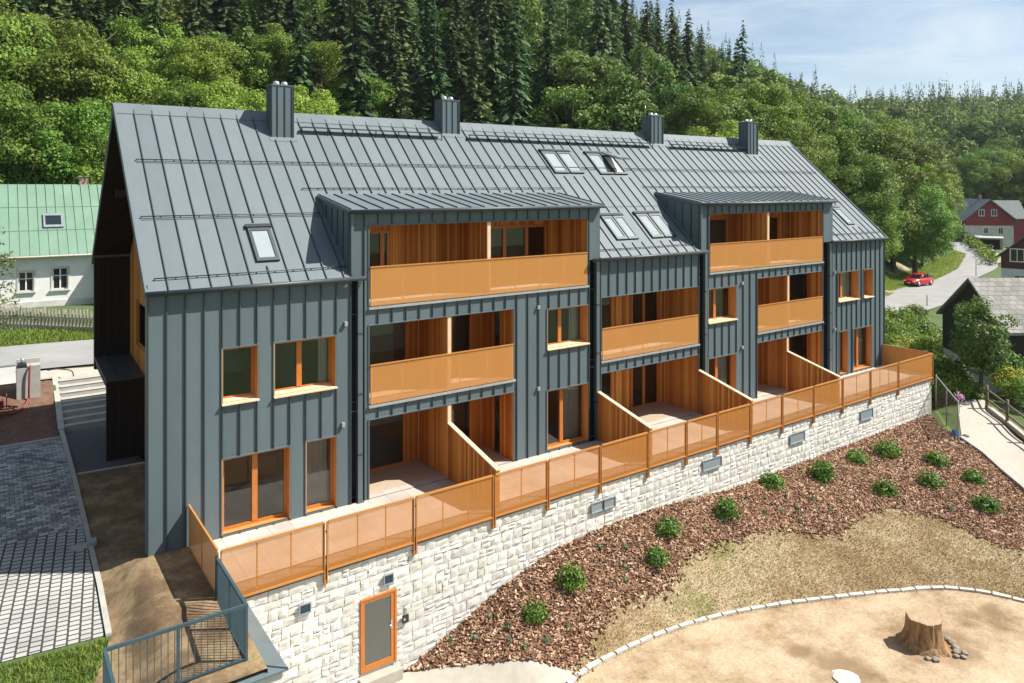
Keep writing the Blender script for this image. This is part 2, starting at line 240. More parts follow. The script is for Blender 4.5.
# ------------------------------------------------------------------ builders
def tag(o, label=None, cat=None, group=None, kind=None):
    for k, v in (('label', label), ('category', cat), ('group', group), ('kind', kind)):
        if v: o[k] = v
    return o
def link(o, parent=None):
    COL.objects.link(o)
    if parent: o.parent = parent
    return o
def empty(name, loc, label, cat, group=None, rz=0):
    o = bpy.data.objects.new(name, None); o.empty_display_size = .2; link(o); o.location = loc; o.rotation_euler = (0, 0, rz)
    return tag(o, label, cat, group)
class MB:
    def __init__(s): s.v = []; s.f = []; s.m = []; s.mats = []; s.sm = []
    def mi(s, m):
        if m not in s.mats: s.mats.append(m)
        return s.mats.index(m)
    def face(s, pts, m, smooth=False):
        b = len(s.v); s.v += [tuple(p) for p in pts]; s.f.append(tuple(range(b, b+len(pts)))); s.m.append(s.mi(m)); s.sm.append(smooth)
    def mesh(s, V, F, m, smooth=False):
        b = len(s.v); s.v += [tuple(p) for p in V]; k = s.mi(m)
        for f in F: s.f.append(tuple(i+b for i in f)); s.m.append(k); s.sm.append(smooth)
    def box(s, x0, x1, y0, y1, z0, z1, m):
        V = [(x0, y0, z0), (x1, y0, z0), (x1, y1, z0), (x0, y1, z0), (x0, y0, z1), (x1, y0, z1), (x1, y1, z1), (x0, y1, z1)]
        s.mesh(V, [(0, 3, 2, 1), (4, 5, 6, 7), (0, 1, 5, 4), (1, 2, 6, 5), (2, 3, 7, 6), (3, 0, 4, 7)], m)
    def hexa(s, bot, top, m):
        s.mesh(list(bot)+list(top), [(0, 3, 2, 1), (4, 5, 6, 7), (0, 1, 5, 4), (1, 2, 6, 5), (2, 3, 7, 6), (3, 0, 4, 7)], m)
    def prism(s, poly, axis, a0, a1, m):
        """poly: 2D points in the two other axes, extruded along axis from a0 to a1"""
        n = len(poly)
        def P(p, a): return (a, p[0], p[1]) if axis == 'x' else ((p[0], a, p[1]) if axis == 'y' else (p[0], p[1], a))
        V = [P(p, a0) for p in poly]+[P(p, a1) for p in poly]
        F = [tuple(range(n))[::-1], tuple(range(n, 2*n))]+[(i, (i+1) % n, n+(i+1) % n, n+i) for i in range(n)]
        s.mesh(V, F, m)
    def bar(s, p, q, wd, m, ht=None):
        p, q = Vector(p), Vector(q); d = (q-p).normalized(); ht = ht or wd
        u = Vector((0, 0, 1)) if abs(d.z) < .95 else Vector((0, 1, 0))
        a = d.cross(u).normalized()*wd/2; b = a.cross(d).normalized()*ht/2
        s.hexa([p-a-b, p+a-b, p+a+b, p-a+b], [q-a-b, q+a-b, q+a+b, q-a+b], m)
    def tube(s, pts, rad, m, n=8, smooth=True):
        pts = [Vector(p) for p in pts]; rad = rad if hasattr(rad, '__len__') else [rad]*len(pts)
        V = []; F = []
        for i, p in enumerate(pts):
            d = (pts[min(i+1, len(pts)-1)]-pts[max(i-1, 0)]).normalized()
            u = Vector((0, 0, 1)) if abs(d.z) < .9 else Vector((1, 0, 0))
            a = d.cross(u).normalized(); b = d.cross(a)
            V += [p+(a*math.cos(2*math.pi*k/n)+b*math.sin(2*math.pi*k/n))*rad[i] for k in range(n)]
        for i in range(len(pts)-1):
            for k in range(n): F.append((i*n+k, i*n+(k+1) % n, (i+1)*n+(k+1) % n, (i+1)*n+k))
        F += [tuple(range(n))[::-1], tuple(range((len(pts)-1)*n, len(pts)*n))]
        s.mesh(V, F, m, smooth)
    def build(s, name, parent=None, loc=None):
        me = bpy.data.meshes.new(name); me.from_pydata(s.v, [], s.f)
        for m in s.mats: me.materials.append(m)
        me.polygons.foreach_set('material_index', s.m); me.polygons.foreach_set('use_smooth', s.sm); me.update()
        o = bpy.data.objects.new(name, me); link(o, parent)
        if loc is not None: o.location = loc
        return o
def npmesh(name, V, F, mat, smooth=False):
    """V (n,3), F (m,k) arrays"""
    me = bpy.data.meshes.new(name); V = np.asarray(V, np.float32); F = np.asarray(F, np.int32); k = F.shape[1]
    me.vertices.add(len(V)); me.vertices.foreach_set('co', V.ravel()); me.loops.add(F.size); me.loops.foreach_set('vertex_index', F.ravel())
    me.polygons.add(len(F)); me.polygons.foreach_set('loop_start', np.arange(len(F), dtype=np.int32)*k)
    try: me.polygons.foreach_set('loop_total', np.full(len(F), k, np.int32))
    except Exception: pass
    me.polygons.foreach_set('use_smooth', np.full(len(F), smooth)); me.materials.append(mat); me.update(); me.validate(); return me
def unit(a): return a/np.maximum(np.linalg.norm(a, axis=-1, keepdims=True), 1e-9)
def leaves(C, N, S, rng, asp=.62, bend=.18):
    """kite-shaped leaf clumps at C facing N, size S -> verts, quads"""
    n = len(C); t = unit(np.cross(N, rng.normal(size=(n, 3)))); b = np.cross(N, t); S = S[:, None]
    V = np.stack([C-t*S*.5, C+b*S*asp*.5-t*S*.08-N*S*bend*.5, C+t*S*.5-N*S*bend, C-b*S*asp*.5-t*S*.08-N*S*bend*.5], 1).reshape(-1, 3)
    return V, np.arange(4*n).reshape(n, 4)
def inst(me, name, loc, rz=0, s=1, parent=None):
    o = bpy.data.objects.new(name, me); link(o, parent); o.location = loc; o.rotation_euler = (0, 0, rz); o.scale = (s, s, s) if not hasattr(s, '__len__') else s
    return o

# ------------------------------------------------------------------ lie of the land
ROAD = np.array([(-90, 27, 2.6), (-40, 22.5, 1.9), (-12, 20.9, 1.45), (0, 20.6, 1.35), (18, 20.2, .6), (36, 19.4, -.9), (52, 18.6, -2.1), (68, 18.6, -2.9), (82, 21.2, -3.3), (95, 26.0, -3.4), (108, 29.2, -3.3), (120, 31.6, -2.9), (131, 35.5, -2.3), (141, 41, -1.5), (148.5, 46, -.8), (156, 52, .4), (166, 57, 1.6), (182, 61, 2.6), (205, 63, 3.0)], float)
def dens(P, n):
    P = np.array(P, float); out = []
    for i in range(len(P)-1):
        p0, p1, p2, p3 = P[max(i-1, 0)], P[i], P[i+1], P[min(i+2, len(P)-1)]
        for t in np.linspace(0, 1, n, endpoint=False):
            out.append(.5*((2*p1)+(-p0+p2)*t+(2*p0-5*p1+4*p2-p3)*t*t+(-p0+3*p1-3*p2+p3)*t**3))
    out.append(P[-1]); return np.array(out)
RD = dens(ROAD, 6)
def sm(a, b, x):
    t = np.clip((x-a)/(b-a), 0, 1); return t*t*(3-2*t)
def roadinfo(x, y):
    x = np.asarray(x, float); y = np.asarray(y, float); sh = x.shape; P = np.stack([x.ravel(), y.ravel()], 1)
    best = np.full(len(P), 1e9); sgn = np.ones(len(P)); z = np.zeros(len(P))
    for a, b in zip(RD[:-1], RD[1:]):
        d = b[:2]-a[:2]; t = np.clip(((P-a[:2])@d)/(d@d), 0, 1); q = a[:2]+t[:, None]*d; r = P-q; dist = np.hypot(r[:, 0], r[:, 1])
        m = dist < best; best[m] = dist[m]; z[m] = (a[2]+t*(b[2]-a[2]))[m]; sgn[m] = np.sign(d[0]*r[:, 1]-d[1]*r[:, 0])[m]
    return (best*sgn).reshape(sh), z.reshape(sh)
def yw(x): return -2.98+.0145*(np.clip(x, 1, 36)-1)
WB = np.array([(0, -3.5), (5.9, -3.5), (7.3, -2.95), (8.84, -2.3), (11.0, -1.72), (13, -1.6), (15.2, -1.6), (19.7, -1.95), (24.9, -1.95), (35, -1.95), (60, -2.4)])
CURB = np.array([(8.2, -6.3), (9.49, -5.74), (11.78, -5.67), (13.96, -5.96), (16.33, -6.68), (18.87, -7.78), (21.08, -8.85), (22.2, -9.7), (23.0, -11.1), (23.4, -13.2), (23.3, -16)])
CURBD = dens(CURB, 6)
YARD = np.vstack([CURBD, [(23, -40), (-30, -40), (-30, -6.3), (5.8, -3.3)]])
def inpoly(P, poly):
    x, y = P[:, 0], P[:, 1]; r = np.zeros(len(P), bool); n = len(poly)
    for i in range(n):
        x0, y0 = poly[i]; x1, y1 = poly[(i+1) % n]
        if y0 == y1: continue
        r ^= ((y0 > y) != (y1 > y)) & (x < (x1-x0)*(y-y0)/(y1-y0)+x0)
    return r
def distpoly(P, poly):
    best = np.full(len(P), 1e9)
    for i in range(len(poly)):
        a, b = np.array(poly[i]), np.array(poly[(i+1) % len(poly)]); d = b-a; t = np.clip(((P-a)@d)/max(d@d, 1e-9), 0, 1); r = P-(a+t[:, None]*d); best = np.minimum(best, np.hypot(r[:, 0], r[:, 1]))
    best[inpoly(P, poly)] = 0; return best
ZY = -3.5
def height(x, y):
    x = np.atleast_1d(np.asarray(x, float)); y = np.atleast_1d(np.asarray(y, float))
    s, zr = roadinfo(x, y)
    # uphill side
    fl = np.interp(x, [-20, 15, 40, 70, 100, 140, 200], [27, 26, 15, 7, 6.5, 8, 8]); sl = np.interp(x, [0, 60, 110, 150, 200, 260], [.52, .55, .62, .66, .58, .4])
    up = np.maximum(s-fl, 0)
    cap = np.interp(x, [-80, 60, 95, 131, 174, 205, 235, 262, 300], [84, 92, 96, 95, 82, 61, 38, 14, 4])
    hh = up*sl; hh = cap*(1-np.exp(-hh/np.maximum(cap, 1)*1.0))*1.0 if False else cap*np.tanh(hh/cap)
    north = zr+hh+np.where((x > 60), sm(3.5, 7, s)*1.4, 0)
    tgt = np.interp(x, [-40, -3, 2, 36, 38, 60, 90, 160], [.5, 0, 0, -2.4, -2.6, -3.1, -3.7, -2.5])
    south = zr+(tgt-zr)*sm(3.8, 9, -s)
    h = np.where(s > 0, north, south)
    # pad to the west of the building
    pad = 1.32*sm(12.6, 15.7, y); pad = pad+np.interp(y, [-6, -1, 7.2], [-.52, -.42, 0])*sm(-.1, -1.1, x); pad = pad-.45*((x > -.95) & (y > 12.4) & (y < 15.9))
    wl = sm(4, 2, x)*sm(16.6, 15.9, y); h = h*(1-wl)+pad*wl
    # under the building
    ub = (x > 1) & (x < 35.2) & (y > -2.9) & (y < 11.5); h = np.where(ub, -.2, h)
    # in front of the retaining wall
    P = np.stack([x, y], 1); dW = np.maximum(yw(x)-y, 0); dY = distpoly(P, YARD); z0 = np.interp(x, WB[:, 0], WB[:, 1])
    fr = ZY+(z0-ZY)*np.where(dY+dW > 0, dY/np.maximum(dY+dW, 1e-6), 0)
    fr += (.03*np.sin(x*1.7+y)+.025*np.sin(y*2.3-x*.9))*sm(0, 1.5, dY)*sm(0, 1, dW)
    left = np.where(x < -1.7, np.interp(y, [-14, -9, -4.2, -3.0], [-3.5, -2.4, -.65, -.47]), np.where((y < -5.55-.35), -3.5, -.06-.05*np.clip(-3-y, 0, 3)-.38*sm(-.1, -1.1, x)))
    mR = (y < yw(x)+.32) & (x > 1.25); mL = (y < -3.0) & (x <= 1.25)
    e = sm(35.2, 38, x)*0
    h = np.where(mR & (x < 60), np.where(x < 36, fr, fr*(1-sm(36, 60, x))+h*sm(36, 60, x)), h); h = np.where(mL, left, h)
    # far ridge across the valley
    q = (x-CAM[0])*.90+(y-CAM[1])*.436
    h = h+38*sm(270, 520, q)
    return h
def H1(x, y): return float(height(np.array([x]), np.array([y]))[0])
DV = np.array([math.sin(YAW), math.cos(YAW)]); RV = np.array([math.cos(YAW), -math.sin(YAW)])
def spot(u, depth):
    p = CAM[:2]+depth*(DV+(u-512)/FPX*RV); return p
def seen(u, v, t0=12, t1=60):
    ts = np.linspace(t0, t1, 1500); d = DV+(u-512)/FPX*RV; X = CAM[0]+ts*d[0]; Y = CAM[1]+ts*d[1]; Z = CAM[2]-ts*(v-HOR)/FPX
    k = np.argmax(Z < height(X, Y)); return (X[k], Y[k])
def lines(*segs):
    out = []
    for a, b, st in segs: out += list(np.arange(a, b-1e-6, st))
    return np.array(out+[segs[-1][1]])
gx = lines((-400, -60, 34), (-60, -6, 3), (-6, 38, .25), (38, 70, 1), (70, 250, 3), (250, 700, 15), (700, 1900, 100))
gy = lines((-400, -60, 34), (-60, -18, 3), (-18, -1.5, .25), (-1.5, 26, .5), (26, 60, 1.5), (60, 210, 3), (210, 700, 15), (700, 1900, 100))
GX, GY = np.meshgrid(gx, gy, indexing='ij'); GZ = height(GX.ravel(), GY.ravel())
V = np.stack([GX.ravel(), GY.ravel(), GZ], 1); ny = len(gy)
ii, jj = np.meshgrid(np.arange(len(gx)-1), np.arange(ny-1), indexing='ij'); a0 = (ii*ny+jj).ravel()
F = np.stack([a0, a0+ny, a0+ny+1, a0+1], 1)
me = npmesh('ground', V, F, M['meadow'], True); me.materials.append(M['woodfloor']); me.materials.append(M['bank'])
cx = GX[:-1, :-1].ravel()+.1; cy = GY[:-1, :-1].ravel()+.1; rs, rz_ = roadinfo(cx, cy)
mi = np.zeros(len(F), np.int32); mi[(rs > np.interp(cx, [15, 70], [24, 10])) | (cx > 200)] = 1; mi[(rs > 3.6) & (rs < 11) & (cx > 55) & (cx < 104) & (np.sin(cx*.9+cy) > -.3)] = 2
me.polygons.foreach_set('material_index', mi); tag(link(bpy.data.objects.new('ground', me)), kind='structure')

def drape(name, poly, mat, dz, step=.25, kind='structure', flat=None):
    """a sheet clipped to poly, laid dz over the ground, cut along the ground's own grid lines"""
    bm = bmesh.new(); bm.faces.new([bm.verts.new((p[0], p[1], 0)) for p in poly])
    xs = [p[0] for p in poly]; ys = [p[1] for p in poly]
    if flat is None:
        for g in gx[(gx > min(xs)) & (gx < max(xs))]: bmesh.ops.bisect_plane(bm, geom=bm.verts[:]+bm.edges[:]+bm.faces[:], plane_co=(g, 0, 0), plane_no=(1, 0, 0))
        for g in gy[(gy > min(ys)) & (gy < max(ys))]: bmesh.ops.bisect_plane(bm, geom=bm.verts[:]+bm.edges[:]+bm.faces[:], plane_co=(0, g, 0), plane_no=(0, 1, 0))
        Z = height(np.array([v.co.x for v in bm.verts]), np.array([v.co.y for v in bm.verts]))
        for v, z in zip(bm.verts, Z): v.co.z = z+dz
    else:
        for v in bm.verts: v.co.z = flat
    bmesh.ops.recalc_face_normals(bm, faces=bm.faces[:])
    if sum(f.normal.z for f in bm.faces) < 0: bmesh.ops.reverse_faces(bm, faces=bm.faces[:])
    me = bpy.data.meshes.new(name); bm.to_mesh(me); bm.free(); me.materials.append(mat)
    for p in me.polygons: p.use_smooth = True
    o = bpy.data.objects.new(name, me); link(o); return tag(o, kind=kind)
def ribbon(name, P, half, mat, dz, kind='structure'):
    P = np.array(P); T = np.gradient(P[:, :2], axis=0); T = unit(T); N = np.stack([-T[:, 1], T[:, 0]], 1)
    hw = half if hasattr(half, '__len__') else [half, half]
    offs = np.linspace(-hw[0], hw[1], 7); V = []
    for o in offs:
        q = P[:, :2]+N*o; V.append(np.stack([q[:, 0], q[:, 1], np.maximum(height(q[:, 0], q[:, 1]), P[:, 2]-.0)+dz], 1))
    V = np.stack(V, 1); n, k = V.shape[:2]; a = (np.arange(n-1)[:, None]*k+np.arange(k-1)[None]).ravel(); F = np.stack([a, a+k, a+k+1, a+1], 1)[:, ::-1]
    return tag(link(bpy.data.objects.new(name, npmesh(name, V.reshape(-1, 3), F, mat, True))), kind=kind)
ribbon('road', dens(ROAD, 14), [3.1, 3.1], M['road'], .09)
drape('pavement', [(-12, 15.9), (.8, 15.75), (1.3, 16.9), (-1, 17.25), (-12, 17.7)], M['sandroad'], .06)

# paved ground west of the building
drape('soil_strip', [(-1.69, -5.84), (1.5, -5.84), (1.5, -3.05), (1.2, -2.9), (1.2, 7.3), (-1.02, 7.3), (-1.08, -2.3), (-1.69, -4.2)], M['soil'], .012)
PAVEDGE = [(-1.27, -3.15), (-1.02, 7.3), (-1.1, 11.5), (-8, 11.6), (-8, -2.6), (-3.1, -2.95)]
drape('paving_yard', [(-1.2, -2.3), (-1.11, 3.3), (-9, 3.6), (-9, -1.5)], M['paver'], .02)
drape('dark_paving_yard', [(-1.11, 3.3), (-1.03, 11.5), (-9, 11.6), (-9, 3.6)], M['paverdark'], .02)
drape('entrance_path', [(-.95, 7.3), (1.2, 7.3), (1.2, 12.55), (-.9, 12.55)], M['asphalt'], .02)
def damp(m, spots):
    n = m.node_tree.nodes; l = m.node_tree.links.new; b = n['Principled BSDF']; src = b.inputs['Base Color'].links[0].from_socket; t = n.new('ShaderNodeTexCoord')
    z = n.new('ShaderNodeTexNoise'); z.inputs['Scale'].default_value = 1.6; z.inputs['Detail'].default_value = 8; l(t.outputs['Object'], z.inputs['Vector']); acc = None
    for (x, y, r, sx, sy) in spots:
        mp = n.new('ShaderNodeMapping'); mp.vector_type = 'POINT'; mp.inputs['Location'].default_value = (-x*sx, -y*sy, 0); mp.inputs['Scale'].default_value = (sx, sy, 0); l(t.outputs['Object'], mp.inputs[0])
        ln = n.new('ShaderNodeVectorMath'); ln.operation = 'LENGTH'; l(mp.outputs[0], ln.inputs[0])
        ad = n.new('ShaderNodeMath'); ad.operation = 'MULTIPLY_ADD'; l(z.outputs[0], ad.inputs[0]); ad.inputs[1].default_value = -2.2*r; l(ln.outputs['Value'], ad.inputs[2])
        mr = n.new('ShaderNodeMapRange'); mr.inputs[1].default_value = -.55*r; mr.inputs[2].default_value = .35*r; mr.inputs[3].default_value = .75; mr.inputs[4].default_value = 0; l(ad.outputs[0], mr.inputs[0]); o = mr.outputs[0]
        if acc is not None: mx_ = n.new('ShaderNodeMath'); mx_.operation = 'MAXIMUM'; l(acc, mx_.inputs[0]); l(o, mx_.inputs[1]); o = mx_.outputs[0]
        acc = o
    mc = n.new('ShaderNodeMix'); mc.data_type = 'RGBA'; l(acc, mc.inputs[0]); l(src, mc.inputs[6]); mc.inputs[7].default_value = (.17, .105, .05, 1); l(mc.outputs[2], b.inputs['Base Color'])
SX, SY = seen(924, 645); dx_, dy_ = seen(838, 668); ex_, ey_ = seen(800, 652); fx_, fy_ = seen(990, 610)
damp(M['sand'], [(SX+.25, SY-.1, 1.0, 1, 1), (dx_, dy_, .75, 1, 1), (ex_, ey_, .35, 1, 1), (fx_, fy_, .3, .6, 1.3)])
# paved-area kerbs
k = MB(); k.hexa([(-1.20, -2.35, -.6), (-1.08, -2.35, -.6), (-1.0, 0, -.6), (-1.12, 0, -.6)], [(-1.20, -2.35, -.38), (-1.08, -2.35, -.38), (-1.0, 0, -.32), (-1.12, 0, -.32)], M['concrete'])
k.hexa([(-1.12, 0.005, -.6), (-1.0, 0.005, -.6), (-.95, 7.25, -.1), (-1.07, 7.25, -.1)], [(-1.12, 0.005, -.32), (-1.0, 0.005, -.32), (-.95, 7.25, .07), (-1.07, 7.25, .07)], M['concrete'])
k.hexa([(-1.08, 7.3, -.1), (-.95, 7.3, -.1), (-.9, 12.5, -.1), (-1.05, 12.5, -.1)], [(-1.08, 7.3, .08), (-.95, 7.3, .08), (-.9, 12.5, .08), (-1.05, 12.5, .08)], M['concrete'])
k.hexa([(-.9, 7.2, -.1), (1.2, 7.05, -.1), (1.2, 7.15, -.1), (-.9, 7.3, -.1)], [(-.9, 7.2, .045), (1.2, 7.05, .045), (1.2, 7.15, .045), (-.9, 7.3, .045)], M['concrete'])
k.hexa([(-9, 11.6, -.1), (-1.05, 11.5, -.1), (-1.05, 11.62, -.1), (-9, 11.72, -.1)], [(-9, 11.6, .1), (-1.05, 11.5, .1), (-1.05, 11.62, .1), (-9, 11.72, .1)], M['concrete'])
tag(k.build('pavement_kerb'), kind='structure')

# foreground sheets
def hit(L_): return [seen(u, v) for u, v in L_]
wallpts = [(x, float(yw(x))-.02) for x in (5.75, 8, 10, 12, 15, 18, 21, 24, 27, 30, 33, 35.1)]
GB = hit([(572.6, 672.6), (599, 623), (612.5, 599.5), (640, 592), (665.6, 586), (682, 556), (705, 546), (738.6, 536), (780, 527.6), (813, 533), (837, 532), (852, 515.7), (890.5, 508), (932, 514), (976.7, 533.5), (1023, 551)])
E1 = [(31.0, -11.5), (27.2, -15.5)]
PATHL = hit([(940, 427), (962, 440), (985, 456), (1005, 474), (1023, 489)])
MULCH = wallpts+PATHL+[(28.5, -10.2), (27.0, -12.2)]+GB[::-1][:]
drape('mulch_bed', MULCH, M['mulchsoil'], .02)
CN = unit(np.gradient(CURBD, axis=0)); CIN = CURBD+np.stack([CN[:, 1], -CN[:, 0]], 1)*.12
GRASS = GB+[(25.6, -13), (25.2, -16), (23.4, -16)]+[tuple(p) for p in CIN[::-1]]
GRASS = [p for p in GRASS]
drape('dry_lawn', GRASS, M['drysoil'], .010)
drape('sandy_yard', [tuple(p) for p in CURBD]+[(23, -23), (-6, -23), (-6, -12), (7.0, -12), (7.0, -8.5)], M['sand'], .020)
drape('gravel_path', [(2.2, -3.0), (5.8, -3.0), (6.0, -3.2), (7.4, -3.9), (9.45, -5.72), (8.2, -6.3), (7.0, -8.5), (2, -8.5)], M['sandroad'], .016)
drape('garden_path', [(38.6, -2.2), PATHL[1], PATHL[2], PATHL[3], PATHL[4], (28.3, -10.6), (31.5, -10.6), (34.9, -6.9), (37.6, -4.6), (41, -2.4)], M['sandroad'], .03)
kb = MB()
for (xa, ya), (xb, yb) in zip([PATHL[1], PATHL[2], PATHL[3], PATHL[4]], [PATHL[2], PATHL[3], PATHL[4], (28.3, -10.6)]):
    kb.bar((xa, ya, H1(xa, ya)+.06), (xb, yb, H1(xb, yb)+.06), .22, M['concrete'], .22)
tag(kb.build('garden_kerb'), kind='structure')
# ------------------------------------------------------------------ apartment building
BLD = empty('apartment_building', (0, 0, 0), 'long grey metal clad apartment block with orange timber loggias and steep seamed roof', 'building')
RZ0, RSL = 6.8, 5.2/5.75
def rz(y): return RZ0+RSL*y
XR = 35.4; YB = 11.5; YRG = 5.75
SLOTS = [(5.5, 5.9), (14.82, 15.35), (20.84, 21.38), (29.78, 30.5)]
BLOCKS = [(0, 5.5), (5.9, 14.82), (15.35, 20.84), (21.38, 29.78), (30.5, 35.4)]
TOPZ = [6.74, 8.6, 6.74, 8.6, 6.74]
WIN = [  # x0,x1,z0,z1, mullion fractions
    (1.83, 2.78, 3.58, 5.06, []), (3.22, 5.03, 3.56, 5.05, [.45]), (1.83, 3.67, .06, 2.09, [.5]), (4.13, 5.05, .06, 2.11, []),
    (12.86, 14.77, 3.66, 5.06, [.42]), (12.86, 14.77, .08, 2.18, [.42]),
    (21.42, 23.24, 3.68, 5.09, [.42]), (21.42, 23.24, .08, 2.17, [.42]),
    (31.08, 32.92, 3.72, 5.14, [.42]), (33.4, 34.26, 3.72, 5.13, []), (31.2, 31.95, .08, 2.2, []), (32.42, 34.16, .08, 2.2, [.42])]
LOG = [(6.08, 14.72, 5.84, 8.23), (6.08, 11.4, 2.88, 5.22), (6.08, 11.4, 0, 2.38),
       (15.41, 20.78, 2.95, 5.25), (15.41, 20.78, 0, 2.42),
       (21.48, 29.71, 5.84, 8.24), (24.69, 29.71, 2.95, 5.3), (24.69, 29.71, 0, 2.43)]
LD = 1.95
HOLES = [w_[:4] for w_ in WIN]+LOG
for bi, ((xa, xb), zt) in enumerate(zip(BLOCKS, TOPZ)):
    hs = [h for h in HOLES if h[0] >= xa-.01 and h[1] <= xb+.01]
    zb = -.35
    xs = sorted({xa, xb, *[h[0] for h in hs], *[h[1] for h in hs]}); zs = sorted({zb, zt, *[h[2] for h in hs], *[h[3] for h in hs]})
    m = MB()
    for i in range(len(xs)-1):
        for j in range(len(zs)-1):
            mx_, mz_ = (xs[i]+xs[i+1])/2, (zs[j]+zs[j+1])/2
            if any(h[0] < mx_ < h[1] and h[2] < mz_ < h[3] for h in hs): continue
            m.face([(xs[i], 0, zs[j]), (xs[i+1], 0, zs[j]), (xs[i+1], 0, zs[j+1]), (xs[i], 0, zs[j+1])], M['zinc'])
    # standing seams
    nseam = max(2, round((xb-xa)/.46)); sp = (xb-xa)/nseam
    for kx in range(0, nseam+1):
        x = xa+kx*sp; x = min(max(x, xa+.02), xb-.02)
        cuts = sorted([(h[2]-.03, h[3]+.05) for h in hs if h[0]-.03 < x < h[1]+.03]); z = zb
        for c0, c1 in cuts+[(zt-.02, 99)]:
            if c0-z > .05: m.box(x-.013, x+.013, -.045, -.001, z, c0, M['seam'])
            z = max(z, c1)
    # folded edges round the openings
    for h in hs:
        m.box(h[0]-.03, h[0], -.03, -.001, h[2], h[3], M['zinc']); m.box(h[1], h[1]+.03, -.03, -.001, h[2], h[3], M['zinc'])
        m.box(h[0]-.03, h[1]+.03, -.032, -.001, h[3], h[3]+.035, M['zinc'])
    # returns into the joints
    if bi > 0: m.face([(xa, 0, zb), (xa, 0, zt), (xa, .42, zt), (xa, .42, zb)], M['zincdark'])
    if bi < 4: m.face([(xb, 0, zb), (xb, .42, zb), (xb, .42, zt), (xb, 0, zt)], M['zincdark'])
    m.build('cladding', BLD)
# the recessed joints with their downpipes
for i, (xa, xb) in enumerate(SLOTS):
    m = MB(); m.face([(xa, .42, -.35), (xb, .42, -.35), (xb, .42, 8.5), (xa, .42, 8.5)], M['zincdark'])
    m.build('joint_panel', BLD)
    m = MB(); px = xb-.2
    m.box(px, px+.15, -.06, .08, .05, 6.62, M['pipe'])
    for z in (1.4, 3.2, 5.0): m.box(px-.01, px+.16, -.07, .10, z, z+.05, M['zincdark'])
    m.box(px-.02, px+.17, -.12, .08, -.02, .05, M['pipe']); m.build('downpipe', BLD)
# end and rear walls
m = MB(); t = 1.21
m.box(0, .02, .0, .28, -.3, 6.9, M['zinc'])     # front wing edge
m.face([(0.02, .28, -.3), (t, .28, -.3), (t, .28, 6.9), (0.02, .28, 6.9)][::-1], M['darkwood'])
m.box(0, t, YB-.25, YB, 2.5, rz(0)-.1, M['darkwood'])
m.box(t, XR, YB-.25, YB, -.3, rz(0)-.1, M['zinc'])
m.box(XR-.02, XR, 0.002, YB, -.35, 6.75, M['zinc'])
m.prism([(0.0, 6.75), (YB, 6.75), (YRG, rz(YRG)-.2)], 'x', XR-.03, XR-.001, M['zinc'])
m.build('end_wall', BLD)
# recessed timber gable
m = MB(); gw = (7.9, 9.7, 3.6, 5.25)
def gq(y0, y1, z0, z1): m.face([(t, y0, z0), (t, y0, z1), (t, y1, z1), (t, y1, z0)], M['wood'])
gq(.28, gw[0], -.3, 6.8); gq(gw[1], YB-.25, -.3, 6.8); gq(gw[0], gw[1], -.3, gw[2]); gq(gw[0], gw[1], gw[3], 6.8)
m.face([(t, .1, 6.8), (t, YRG, rz(YRG)-.2), (t, YB-.1, 6.8)], M['wood'])
m.box(.35, t, 3.1, 3.35, 9.05, 9.3, M['blackwood']); m.box(.35, t, 8.2, 8.45, 9.05, 9.3, M['blackwood'])
m.build('gable_wall', BLD)
m = MB(); m.box(t+.02, t+.1, gw[0], gw[1], gw[2], gw[2]+.09, M['frame']); m.box(t+.02, t+.1, gw[0], gw[1], gw[3]-.09, gw[3], M['frame']); m.box(t+.02, t+.1, gw[0], gw[0]+.09, gw[2], gw[3], M['frame']); m.box(t+.02, t+.1, gw[1]-.09, gw[1], gw[2], gw[3], M['frame'])
wo = m.build('window', BLD); m = MB(); m.face([(t+.06, gw[0]+.09, gw[2]+.09), (t+.06, gw[0]+.09, gw[3]-.09), (t+.06, gw[1]-.09, gw[3]-.09), (t+.06, gw[1]-.09, gw[2]+.09)], M['glass']); m.build('pane', wo)
# dark porch in the gable recess
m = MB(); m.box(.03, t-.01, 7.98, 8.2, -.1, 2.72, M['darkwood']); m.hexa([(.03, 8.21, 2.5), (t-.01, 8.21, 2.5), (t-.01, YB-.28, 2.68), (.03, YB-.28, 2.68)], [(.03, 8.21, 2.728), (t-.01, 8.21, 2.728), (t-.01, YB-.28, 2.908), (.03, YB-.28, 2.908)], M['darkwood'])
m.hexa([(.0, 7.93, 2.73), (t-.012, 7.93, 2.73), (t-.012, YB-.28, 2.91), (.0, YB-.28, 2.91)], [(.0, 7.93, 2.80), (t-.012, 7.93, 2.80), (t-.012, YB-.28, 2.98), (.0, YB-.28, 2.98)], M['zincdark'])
for x in (.3, .62, .95): m.hexa([(x, 7.94, 2.80), (x+.02, 7.94, 2.80), (x+.02, YB-.3, 2.98), (x, YB-.3, 2.98)], [(x, 7.94, 2.84), (x+.02, 7.94, 2.84), (x+.02, YB-.3, 3.02), (x, YB-.3, 3.02)], M['zincdark'])
m.build('porch', BLD)
